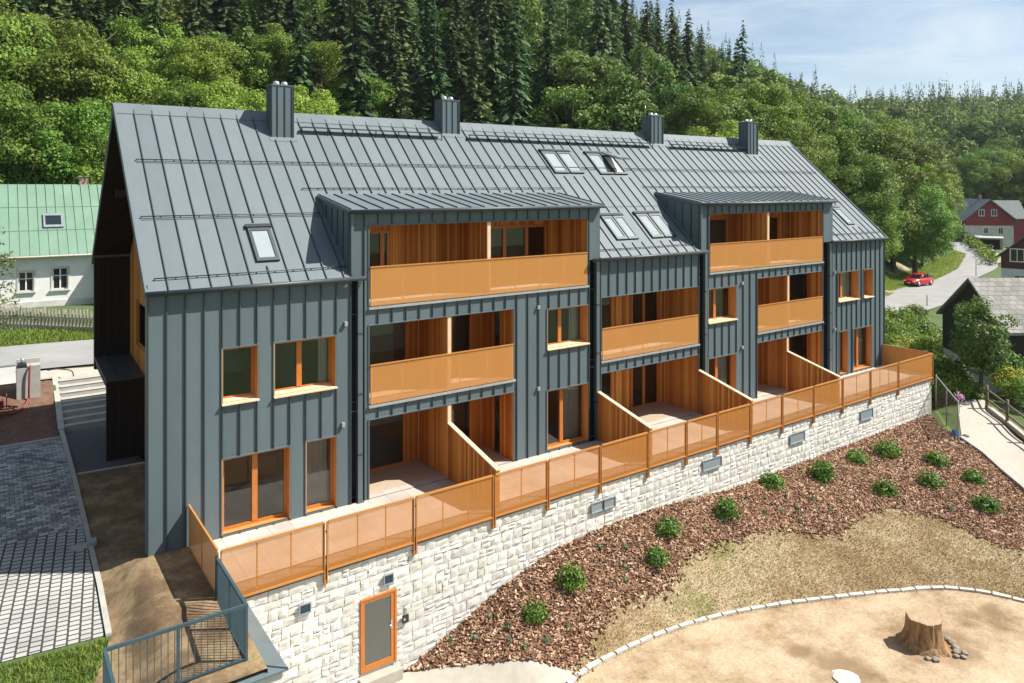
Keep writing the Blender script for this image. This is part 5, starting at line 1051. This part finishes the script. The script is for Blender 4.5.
# green-roofed house
GH = empty('village_house', (0, 38, 1.2), 'white village house with a pale green sheet metal roof behind the picket fence', 'house')
def gh(mb, name, parent=None):
    o = mb.build(name, parent or GH)
    if parent is None: o.matrix_parent_inverse = Matrix.Translation((0, -38, -1.2))
    return o
x0, x1, y0, y1 = -9.0, 4.6, 38.0, 47.0; GW = [(-1.6, -.75, 2.45, 3.75), (.32, 1.22, 2.45, 3.9), (-6, -5.1, 2.45, 3.8)]
m = MB(); hs = GW; xs = sorted({x0, x1, *[h[0] for h in hs], *[h[1] for h in hs]}); zs = sorted({1.75, 5.05, *[h[2] for h in hs], *[h[3] for h in hs]})
for i in range(len(xs)-1):
    for j in range(len(zs)-1):
        mx_, mz_ = (xs[i]+xs[i+1])/2, (zs[j]+zs[j+1])/2
        if any(h[0] < mx_ < h[1] and h[2] < mz_ < h[3] for h in hs): continue
        m.face([(xs[i], y0, zs[j]), (xs[i+1], y0, zs[j]), (xs[i+1], y0, zs[j+1]), (xs[i], y0, zs[j+1])], M['plaster'])
m.box(x0, x1, y0-.05, y0+.3, .8, 1.748, M['plasterdirt'])
m.box(x1-.02, x1, y0+.002, y1, .8, 5.05, M['plaster']); m.box(x0, x0+.02, y0+.002, y1, .8, 5.05, M['plaster']); m.box(x0+.03, x1-.03, y1-.1, y1, .8, 5.05, M['plaster'])
m.prism([(y0, 5.05), (y1, 5.05), ((y0+y1)/2, 9.4)], 'x', x1-.03, x1-.002, M['plaster']); m.box(2.75, 4.6, 37.0, 37.98, 1, 3.6, M['plasterdirt'])
gh(m, 'wall')
m = MB(); yr = (y0+y1)/2; m.hexa([(x0-.3, y0-.5, 4.72), (x1+.3, y0-.5, 4.72), (x1+.3, yr, 9.42), (x0-.3, yr, 9.42)], [(x0-.3, y0-.5, 4.84), (x1+.3, y0-.5, 4.84), (x1+.3, yr, 9.55), (x0-.3, yr, 9.55)], M['greenroof'])
m.hexa([(x0-.3, y1+.5, 4.72), (x1+.3, y1+.5, 4.72), (x1+.3, yr+.003, 9.42), (x0-.3, yr+.003, 9.42)][::-1], [(x0-.3, y1+.5, 4.84), (x1+.3, y1+.5, 4.84), (x1+.3, yr+.003, 9.55), (x0-.3, yr+.003, 9.55)][::-1], M['greenroof'])
for x in np.arange(x0-.2, x1+.3, .55): m.bar((x, y0-.48, 4.87), (x, yr-.03, 9.57), .03, M['greenroof'], .05)
for q in (.33, .66): m.bar((x0-.25, y0-.5+q*(yr-y0+.5), 4.85+q*4.71), (x1+.25, y0-.5+q*(yr-y0+.5), 4.85+q*4.71), .05, M['greenroof'], .02)
m.hexa([(2.7, 36.9, 3.55), (4.9, 36.9, 3.55), (4.9, 37.95, 4.15), (2.7, 37.95, 4.15)], [(2.7, 36.9, 3.63), (4.9, 36.9, 3.63), (4.9, 37.95, 4.23), (2.7, 37.95, 4.23)], M['greenroof'])
gh(m, 'roof')
m = MB(); m.box(2.3, 2.9, yr+.1, yr+.7, 8.9, 10.1, M['brickred']); m.box(2.25, 2.95, yr+.05, yr+.75, 10.1, 10.18, M['concrete']); gh(m, 'chimney')
m = MB(); m.tube([(x0-.3, y0-.56, 4.75), (x1+.3, y0-.56, 4.75)], .07, M['fence'], 8); gh(m, 'gutter')
for h in GW:
    m = MB(); a, b, c, d = h; yy = y0+.1
    m.box(a, a+.07, yy, yy+.06, c, d, M['white']); m.box(b-.07, b, yy, yy+.06, c, d, M['white']); m.box(a+.07, b-.07, yy, yy+.06, c, c+.07, M['white']); m.box(a+.07, b-.07, yy, yy+.06, d-.07, d, M['white']); m.box((a+b)/2-.04, (a+b)/2+.04, yy-.01, yy+.07, c+.07, d-.07, M['white']); m.box(a+.07, b-.07, yy-.005, yy+.065, c+(d-c)*.62, c+(d-c)*.62+.05, M['white'])
    m.box(a-.1, b+.1, y0-.03, y0-.002, d, d+.1, M['plasterdirt']); m.box(a-.1, a, y0-.03, y0-.002, c, d, M['plasterdirt']); m.box(b, b+.1, y0-.03, y0-.002, c, d, M['plasterdirt'])
    for q in ((a-.001, yy), (b+.001, yy)): pass
    wo = gh(m, 'window')
    m = MB(); m.box(a-.15, b+.15, y0-.14, y0-.002, c-.09, c-.001, M['plasterdirt']); m.build('sill', wo)
    m = MB(); m.face([(a+.07, yy+.03, c+.07), (b-.07, yy+.03, c+.07), (b-.07, yy+.03, d-.07), (a+.07, yy+.03, d-.07)], M['darkglass']); m.build('pane', wo)
def ghr(x, q, o): 
    n = math.hypot(5.0, 4.71); return (x, y0-.5+q*(yr-y0+.5)-o*4.71/n, 4.85+q*4.71+o*5.0/n)
m = MB(); xa, xb, qa, qb = -.12, 1.05, .36, .55
for (A, B, Cq, Dq) in [(xa, xa+.12, qa, qb), (xb-.12, xb, qa, qb), (xa+.12, xb-.12, qa, qa+.03), (xa+.12, xb-.12, qb-.03, qb)]: m.hexa([ghr(A, Cq, -.02), ghr(B, Cq, -.02), ghr(B, Dq, -.02), ghr(A, Dq, -.02)], [ghr(A, Cq, .12), ghr(B, Cq, .12), ghr(B, Dq, .12), ghr(A, Dq, .12)], M['greytin'])
so = gh(m, 'skylight'); m = MB(); m.face([ghr(xa+.12, qa+.03, .07), ghr(xb-.12, qa+.03, .07), ghr(xb-.12, qb-.03, .07), ghr(xa+.12, qb-.03, .07)], M['darkglass']); m.build('pane', so)
# thin larch at the street
rg = np.random.default_rng(11)
def larchmesh():
    parts = []
    for k_ in range(44):
        q = .12+.88*k_/43; a = rg.uniform(0, 6.283); rb = 2.1*(1-q)**.8*rg.uniform(.6, 1.1)+.1; di = np.array([math.cos(a), math.sin(a), .1])
        n = int(14+40*(1-q)); f = rg.uniform(.15, 1, n); C = di[None]*(rb*f)[:, None]+np.array([0, 0, 6.5*q])+rg.normal(0, .09, (n, 3))-np.stack([0*f, 0*f, .25*rb*f*f], 1)
        parts.append(leaves(C, unit(rg.normal(0, .6, (n, 3))+np.array([0, 0, 1])), rg.uniform(.12, .26, n), rg, .4))
    V, F = quadmesh(parts); return npmesh('larch_crown', V, F, M['larch'])
x, y = spot(-4, 38.0); lt = trunkmesh('larch_trunk', 6.5, .09, rg, 10, .96, .2)
tree('larch_tree', x, y, larchmesh(), lt, 1.0, 'thin young larch with sparse yellow green branches by the picket fence', 'tree')
for u, d, hh in [(10, 39.8, .8), (60, 40.2, .6)]:
    pass

# ------------------------------------------------------------------ east side: net, fences, garden, houses, car
m = MB(); NP = empty('mesh_panel', (36, -2.7, -2.3), 'green mesh net panel closing the gap between stone wall and garden path', 'fence panel')
a, b = np.array([36.0, -2.35]), np.array(seen(958, 441)); zt_ = -.35
m.face([(a[0], a[1], H1(*a)+.1), (b[0], b[1], H1(*b)+.1), (b[0], b[1], H1(*b)+1.75), (a[0], a[1], H1(*a)+1.75)], M['net']); o = m.build('net', NP); o.matrix_parent_inverse = Matrix.Translation((-36, 2.7, 2.3))
for q in (0, .5, 1):
    p = a+(b-a)*q; z = H1(*p); m = MB(); m.tube([(p[0], p[1], z-.1), (p[0], p[1], z+1.85)], .03, M['greytin'], 6); o = m.build('post', NP); o.matrix_parent_inverse = Matrix.Translation((-36, 2.7, 2.3))
m = MB(); p, q = a, b; m.bar((a[0], a[1], H1(*a)+1.78), (b[0], b[1], H1(*b)+1.78), .04, M['greytin']); o = m.build('top_rail', NP); o.matrix_parent_inverse = Matrix.Translation((-36, 2.7, 2.3))
# split-rail fence along the garden path
RF = empty('rail_fence', (37.5, -4.4, -2.3), 'brown split rail fence along the far side of the pale garden path', 'fence')
fp = [np.array(p) for p in [(43.5, -.3), (41.0, -1.9), (38.9, -3.5), (37.2, -5.1), (35.6, -6.6), (33.8, -8.4)]]
for p in fp:
    z = H1(*p); m = MB(); m.tube([(p[0], p[1], z-.2), (p[0]+.02, p[1], z+1.25)], .075, M['fencedark'], 7); o = m.build('post', RF); o.matrix_parent_inverse = Matrix.Translation((-37.5, 4.4, 2.3))
for p, q in zip(fp[:-1], fp[1:]):
    for hz in (.5, 1.0):
        m = MB(); m.tube([(p[0], p[1]-.06, H1(*p)+hz), (q[0], q[1]-.06, H1(*q)+hz)], .05, M['fencedark'], 6); o = m.build('rail', RF); o.matrix_parent_inverse = Matrix.Translation((-37.5, 4.4, 2.3))
m = MB(); 
for p, q in zip(fp[:-1], fp[1:]): m.bar((p[0]-.25, p[1]-.3, H1(*p)+.1), (q[0]-.25, q[1]-.3, H1(*q)+.1), .2, M['fence'], .22)
tag(m.build('path_border'), 'pale log border lying along the garden path under the rail fence', 'border')
# garden tree
GT = crownmesh('garden_crown', 6.6, 1.6, RNG, M['leafD'], 60, 150, .17, .58, .40, (.26, .42))
x, y = spot(981, 40.5); tree('garden_tree', x, y, GT, trunkmesh('garden_trunk', 6.6, .11, RNG, 6), 1.0, 'dark slender leafy tree standing between the rail fence and shingle roof', 'tree', base=-2.7)
GBM = [crownmesh('bush_crown', 2.4, 1.3, RNG, M['leafG'], 26, 120, .15, .5, .42, (.35, .55)) for _ in range(3)]; GBT = trunkmesh('bush_stem', 2.4, .05, RNG, 5)
GBY = crownmesh('bush_crown', 2.4, 1.2, RNG, M['leafY'], 24, 110, .14, .5, .42, (.35, .55)); GBR = crownmesh('bush_crown', 2.0, 1.0, RNG, M['leafR'], 20, 100, .13, .5, .42, (.35, .55))
for i, (u, v, d, s, kd, lab) in enumerate([
    (893, 350, 46, 1.1, 0, 'round green bush beside the end corner of the apartment block'), (902, 330, 52, 1.3, 1, 'tall loose bush behind the terrace end, close to the street'), (912, 352, 46, 1.0, 'y', 'yellow green bush glowing between the block end and the dark gable'),
    (925, 362, 43, 1.2, 2, 'broad green bush outside the terrace railing corner'), (940, 368, 42, 1.2, 0, 'green bush under the dark timber gable'), (950, 385, 41, .9, 1, 'low green bush between the net panel and the slender tree'), (930, 345, 50, 1.2, 2, 'pale leafed bush just below the dark gable eave'),
    (944, 391, 40, .55, 'r', 'dark red leafed bush by the terrace corner'), (1013, 396, 40.5, .9, 'y', 'yellow green clipped bush beside the rail fence'), (1008, 388, 42, 1.1, 0, 'green bush between the slender tree and the shingle roof'), (895, 318, 60, 1.3, 1, 'green bush at the street edge beyond the block'), (965, 392, 41, .8, 2, 'low round bush at the foot of the slender tree'),
    (906, 338, 49, 1.1, 'y', 'bright yellow green bush nearest the dark gable eave'), (922, 335, 56, 1.2, 1, 'loose green bush between the street and dark gable'), (898, 342, 50, 1.2, 2, 'full green bush just outside the block end wall'), (915, 318, 63, 1.1, 0, 'low green bush along the near street edge'),
    (885, 338, 55, 1.2, 0, 'green bush half hidden by the end of the apartment block'), (1026, 408, 39, .8, 1, 'dark green bush outermost along the rail fence')]):
    x, y = spot(u, d); cr_ = GBY if kd == 'y' else GBR if kd == 'r' else GBM[kd]; tree('garden_bush', x, y, cr_, GBT, s*.95, lab, 'bush')
m = MB(); x, y = 36.6, -3.2; z = H1(x, y); m.tube([(x, y, z), (x, y, z+.8)], .012, M['leafG'], 5); o = m.build('hydrangea'); 
V, F = leaves(np.array([x, y, z+.9])+RNG.normal(0, .10, (160, 3)), unit(RNG.normal(size=(160, 3))), RNG.uniform(.05, .09, 160), RNG); f_ = link(bpy.data.objects.new('flower_head', npmesh('flower_head', V, F, M['pink'])), o); tag(o, 'pink flower head seen behind the green net panel', 'flower')
m = MB(); x, y = seen(955, 437); z = H1(x, y); m.hexa([(x-.2, y-.15, z), (x+.2, y-.18, z), (x+.2, y+.15, z), (x-.2, y+.18, z)], [(x-.1, y-.09, z+.3), (x+.09, y-.07, z+.36), (x+.1, y+.09, z+.28), (x-.09, y+.07, z+.33)], M['bluetarp']); tag(m.build('blue_sack'), 'crumpled blue plastic sack at the foot of the net panel', 'sack')
for k_, (u, v) in enumerate([(962, 444), (972, 448), (966, 437), (952, 445), (945, 443), (980, 452)]):
    x, y = seen(u, v); o = inst(STN[k_ % 3], 'field_stone', (x, y, H1(x, y)+.04), k_, 1.4); tag(o, 'rough stone at the corner of the bark bed by the garden path', 'stone', 'stones by the garden path')
def house(name, label, c, yaw, L_, Wd, hw, hr, z, wallm, roofm, lowm=None, low=0, ov=.5, gablem=None, wins=(), chim=None, lowwins=(), roofm2=None, pane=None):
    """ridge along local x, gable at x=0 facing -x; origin at the gable's middle"""
    o = empty(name, (c[0], c[1], z), label, 'house', None, yaw)
    m = MB(); w2 = Wd/2; g = gablem or wallm
    if low:
        m.box(0, L_, -w2, w2, -1.5, low, lowm); m.box(-.03, L_-.01, -w2-.03, w2+.03, low+.002, hw, wallm)
    else: m.box(0, L_, -w2, w2, -1.5, hw, wallm)
    m.prism([(-w2, hw+.002), (w2, hw+.002), (0, hr)], 'x', -.02, L_-.02, g); m.build('wall', o)
    m = MB(); sl = (hr-hw)/w2; zo = hw-ov*sl
    for s_, rm in ((-1, roofm), (1, roofm2 or roofm)):
        P = [(-ov, s_*(w2+ov), zo+.03), (L_+ov, s_*(w2+ov), zo+.03), (L_+ov, s_*.001, hr+.03), (-ov, s_*.001, hr+.03)]; Q = [(p[0], p[1], p[2]+.16) for p in P]
        m.hexa(P if s_ < 0 else P[::-1], Q if s_ < 0 else Q[::-1], rm)
    m.build('roof', o)
    for (y, zc, ww, wh) in wins:
        m = MB(); x = -.06
        m.box(x-.03, x+.03, y-ww/2, y-ww/2+.12, zc-wh/2, zc+wh/2, M['white']); m.box(x-.03, x+.03, y+ww/2-.12, y+ww/2, zc-wh/2, zc+wh/2, M['white']); m.box(x-.03, x+.03, y-ww/2+.12, y+ww/2-.12, zc-wh/2, zc-wh/2+.12, M['white']); m.box(x-.03, x+.03, y-ww/2+.12, y+ww/2-.12, zc+wh/2-.12, zc+wh/2, M['white']); m.box(x-.03, x+.03, y-.04, y+.04, zc-wh/2+.12, zc+wh/2-.12, M['white']); wo = m.build('window', o)
        m = MB(); m.box(x-.005, x+.03, y-ww/2+.12, y+ww/2-.12, zc-wh/2+.12, zc+wh/2-.12, M['darkglass']); m.build('pane', wo)
    if chim:
        m = MB(); m.box(chim-.3, chim+.3, -.3, .3, hr-.5, hr+1.0, M['brickred']); m.box(chim-.35, chim+.35, -.35, .35, hr+1.0, hr+1.1, M['concrete']); m.build('chimney', o)
    return o
# shingle-roofed house whose dark gable faces the block
gpos = spot(962, 45.5); 
SH = house('shingle_house', 'house with grey shingle roof and dark tarred gable below the street', gpos+np.array([.5, -.4]), R(-36), 14, 6.4, 4.3, 6.75, -3.1, M['blackwood'], M['shingle'], M['plaster'], 2.0, .3)
# maroon house by the street bend
p = spot(1001, 88); house('maroon_house', 'maroon boarded house with white ground floor at the street bend', p+np.array([1.5, -4.2]), R(12), 11, 9, 4.6, 8.6, -3.3, M['maroon'], M['slate'], M['plaster'], 3.0, .5, wins=[(2.9, 4.6, 1.5, 1.6), (0, 5.6, 1.2, 1.4), (2.6, 1.6, 1.3, 1.4)])
# red house at the end of the street
p = spot(989, 140); RH = house('red_house', 'dark red gabled house with slate roof and white windows at the top of the street', p, R(50), 10, 11, 4.4, 8.6, -.6, M['redboard'], M['wingtin'], M['plasterdirt'], 3.0, .8, wins=[(1.7, 5.8, 1.3, 1.5), (-1.1, 5.8, 1.3, 1.5), (-2.6, 1.9, 1.2, 1.5), (.7, 1.9, 1.1, 1.4)], chim=4, roofm2=M['slate'])
m = MB(); m.hexa([(1.2, -9.5, 4.3), (1.2, -1.5, 4.3), (5, -1.5, 8.2), (5, -9.5, 8.2)], [(1.0, -9.5, 4.5), (1.0, -1.5, 4.5), (5, -1.5, 8.45), (5, -9.5, 8.45)], M['wingtin']); m.box(1.6, 8, -9.2, -5.6, -1.5, 4.35, M['redboard']); m.build('side_wing', RH); RH.scale = (.8, .8, .86)
g = spot(990, 131); o = empty('garage', (g[0], g[1], H1(*g)), 'small flat roofed concrete garage with dark opening before the red house', 'garage', None, R(22))
m = MB(); m.box(0, 5, -2.6, 2.6, -1.2, -.9, M['concrete']); m.box(0, 5, -1.9, -1.5, -.9, 1.7, M['concrete']); m.box(0, 5, 1.5, 1.9, -.9, 1.7, M['concrete']); m.box(-.1, 5.1, -2.0, 2.0, 1.7, 1.95, M['concrete']); m.box(2, 2.1, -1.5, 1.5, -.9, 1.7, M['black']); m.build('shell', o)
# hedge beside the street
hp = [spot(962, 143), spot(973, 134), spot(985, 124), spot(994, 114)]; C = []
for a, b in zip(hp[:-1], hp[1:]):
    for q in np.linspace(0, 1, 350): p = a+(b-a)*q; C.append((p[0]+RNG.normal(0, .5), p[1]+RNG.normal(0, .5), H1(*p)+RNG.uniform(.1, 1.7)))
C = np.array(C); V, F = leaves(C, unit(RNG.normal(size=C.shape)+np.array([0, 0, .8])), RNG.uniform(.35, .7, len(C)), RNG); o = link(bpy.data.objects.new('hedge', npmesh('hedge', V, F, M['leafG']))); tag(o, 'clipped green hedge along the street edge before the red house', 'hedge')
# cars ------------------------------------------------------------------
def car(name, label, x, y, yaw, paint):
    z = H1(x, y)+.12; o = empty(name, (x, y, z), label, 'car', None, yaw)
    prof = [(-2.1, .45, .78, .80), (-2.0, .30, .90, .84), (-1.2, .22, 1.0, .88), (-.2, .20, 1.0, .9), (.9, .2, .96, .9), (1.6, .24, .88, .87), (2.0, .32, .76, .80), (2.15, .42, .62, .68)]
    V = []; F = []; n = 8
    for (px, zb_, zt_, hw_) in prof: V += [(px, -hw_*.92, zb_), (px, hw_*.92, zb_), (px, hw_, zb_+.18), (px, hw_, (zb_+zt_)/2+.08), (px, hw_*.88, zt_), (px, -hw_*.88, zt_), (px, -hw_, (zb_+zt_)/2+.08), (px, -hw_, zb_+.18)]
    for i in range(len(prof)-1):
        for k_ in range(n): F.append((i*n+k_, i*n+(k_+1) % n, (i+1)*n+(k_+1) % n, (i+1)*n+k_))
    F += [tuple(range(n))[::-1], tuple(range((len(prof)-1)*n, len(prof)*n))]; m = MB(); m.mesh(V, F, paint, True); m.build('body', o)
    m = MB(); rf = [(-1.55, 1.32, .62), (-.9, 1.46, .66), (.0, 1.47, .66), (.3, 1.42, .64)]; bs = [(-2.0, .96, .78), (-.9, 1.0, .80), (.3, 1.0, .80), (1.05, .95, .78)]
    m.mesh([(p[0], s_*p[2], p[1]) for p in bs for s_ in (-1, 1)]+[(p[0], s_*p[2], p[1]) for p in rf for s_ in (-1, 1)], [(0, 2, 10, 8), (2, 4, 12, 10), (4, 6, 14, 12), (1, 9, 11, 3), (3, 11, 13, 5), (5, 13, 15, 7), (6, 7, 15, 14), (0, 8, 9, 1)], M['darkglass']); m.build('windows', o)
    m = MB(); m.mesh([(p[0], s_*p[2]*1.02, p[1]+.004) for p in rf for s_ in (-1, 1)], [(0, 2, 3, 1), (2, 4, 5, 3), (4, 6, 7, 5)], paint)
    for s_ in (-1, 1):
        m.bar((1.02, s_*.78, .97), (.3, s_*.645, 1.42), .06, paint); m.bar((-.35, s_*.8, 1.0), (-.4, s_*.665, 1.46), .07, paint); m.bar((-1.98, s_*.78, .97), (-1.5, s_*.63, 1.32), .08, paint)
    m.build('roof', o)
    for px in (-1.3, 1.35):
        for s_ in (-1, 1):
            m = MB(); m.tube([(px, s_*.70, .32-.0), (px, s_*.91, .32)], .33, M['black'], 18); wo = m.build('wheel', o); m = MB(); m.tube([(px, s_*.88, .32), (px, s_*.925, .32)], .2, M['chrome'], 12); m.build('rim', wo)
    for s_ in (-1, 1):
        m = MB(); m.box(1.93, 2.14, s_*.6-.14, s_*.6+.14, .60, .74, M['lampwhite']); m.build('headlight', o)
        m = MB(); m.box(-2.12, -2.0, s_*.62-.14, s_*.62+.14, .7, .82, M['redpaint']); m.build('tail_light', o)
        m = MB(); m.box(.75, .9, s_*.98-.09, s_*.98+.09, .98, 1.1, paint); m.build('mirror', o)
    m = MB(); m.box(2.1, 2.17, -.45, .45, .36, .52, M['black']); m.build('grille', o)
    m = MB(); m.box(2.165, 2.18, -.24, .24, .40, .50, M['white']); m.build('number_plate', o); return o
cx_, cy_ = spot(918.5, 95.5); car('red_car', 'red hatchback driving down the bending street past the bushes', cx_, cy_, R(176), M['carred'])
wx, wy = spot(979, 136); car('silver_car', 'pale car parked above the garage by the red house', wx, wy, R(215), M['white'])
# street poles and marker posts
for u, d, h_, lab in [(976, 104, 2.6, 'thin dark marker post at the inner edge of the street bend'), (927, 78, 1.2, 'short dark post on the near edge of the street')]:
    x, y = spot(u, d); z = H1(x, y); m = MB(); m.tube([(x, y, z-.2), (x, y, z+h_)], .05, M['fencedark'], 6); tag(m.build('marker_post'), lab, 'post')
x, y = spot(1003, 44); z = H1(x, y); o = empty('street_lamp', (x, y, 0), 'slim pole standing behind the shingle roof', 'pole') if False else None
# banks of grass along the far street
blades('bank_grass', [tuple(spot(u, d)) for u, d in [(884, 90), (925, 97), (958, 112), (966, 126), (955, 130), (925, 112), (884, 99)]], 16000, M['verge'], .08, .3, (0, 0), .09)

blades('garden_grass', [(36.2, -1.5), (39, -1.8), (46, 2), (62, 10), (70, 14.5), (50, 15), (36.5, 14)], 16000, M['blade'], .06, .3, (0, 0), .05)
HZ = MB(); HZ.box(-60, 1000, -70, 1000, -9, 112, M['white']); hz = HZ.build('haze'); hz.data.materials.clear()
hm = bpy.data.materials.new('haze_air'); hm.use_nodes = True; hn = hm.node_tree.nodes; hn.clear(); ho = hn.new('ShaderNodeOutputMaterial'); hp_ = hn.new('ShaderNodeVolumePrincipled'); hp_.inputs['Color'].default_value = (.82, .9, 1, 1); hp_.inputs['Density'].default_value = .00011; hp_.inputs['Anisotropy'].default_value = .3
hm.node_tree.links.new(hp_.outputs[0], ho.inputs['Volume']); hz.data.materials.append(hm); hz['kind'] = 'stuff'
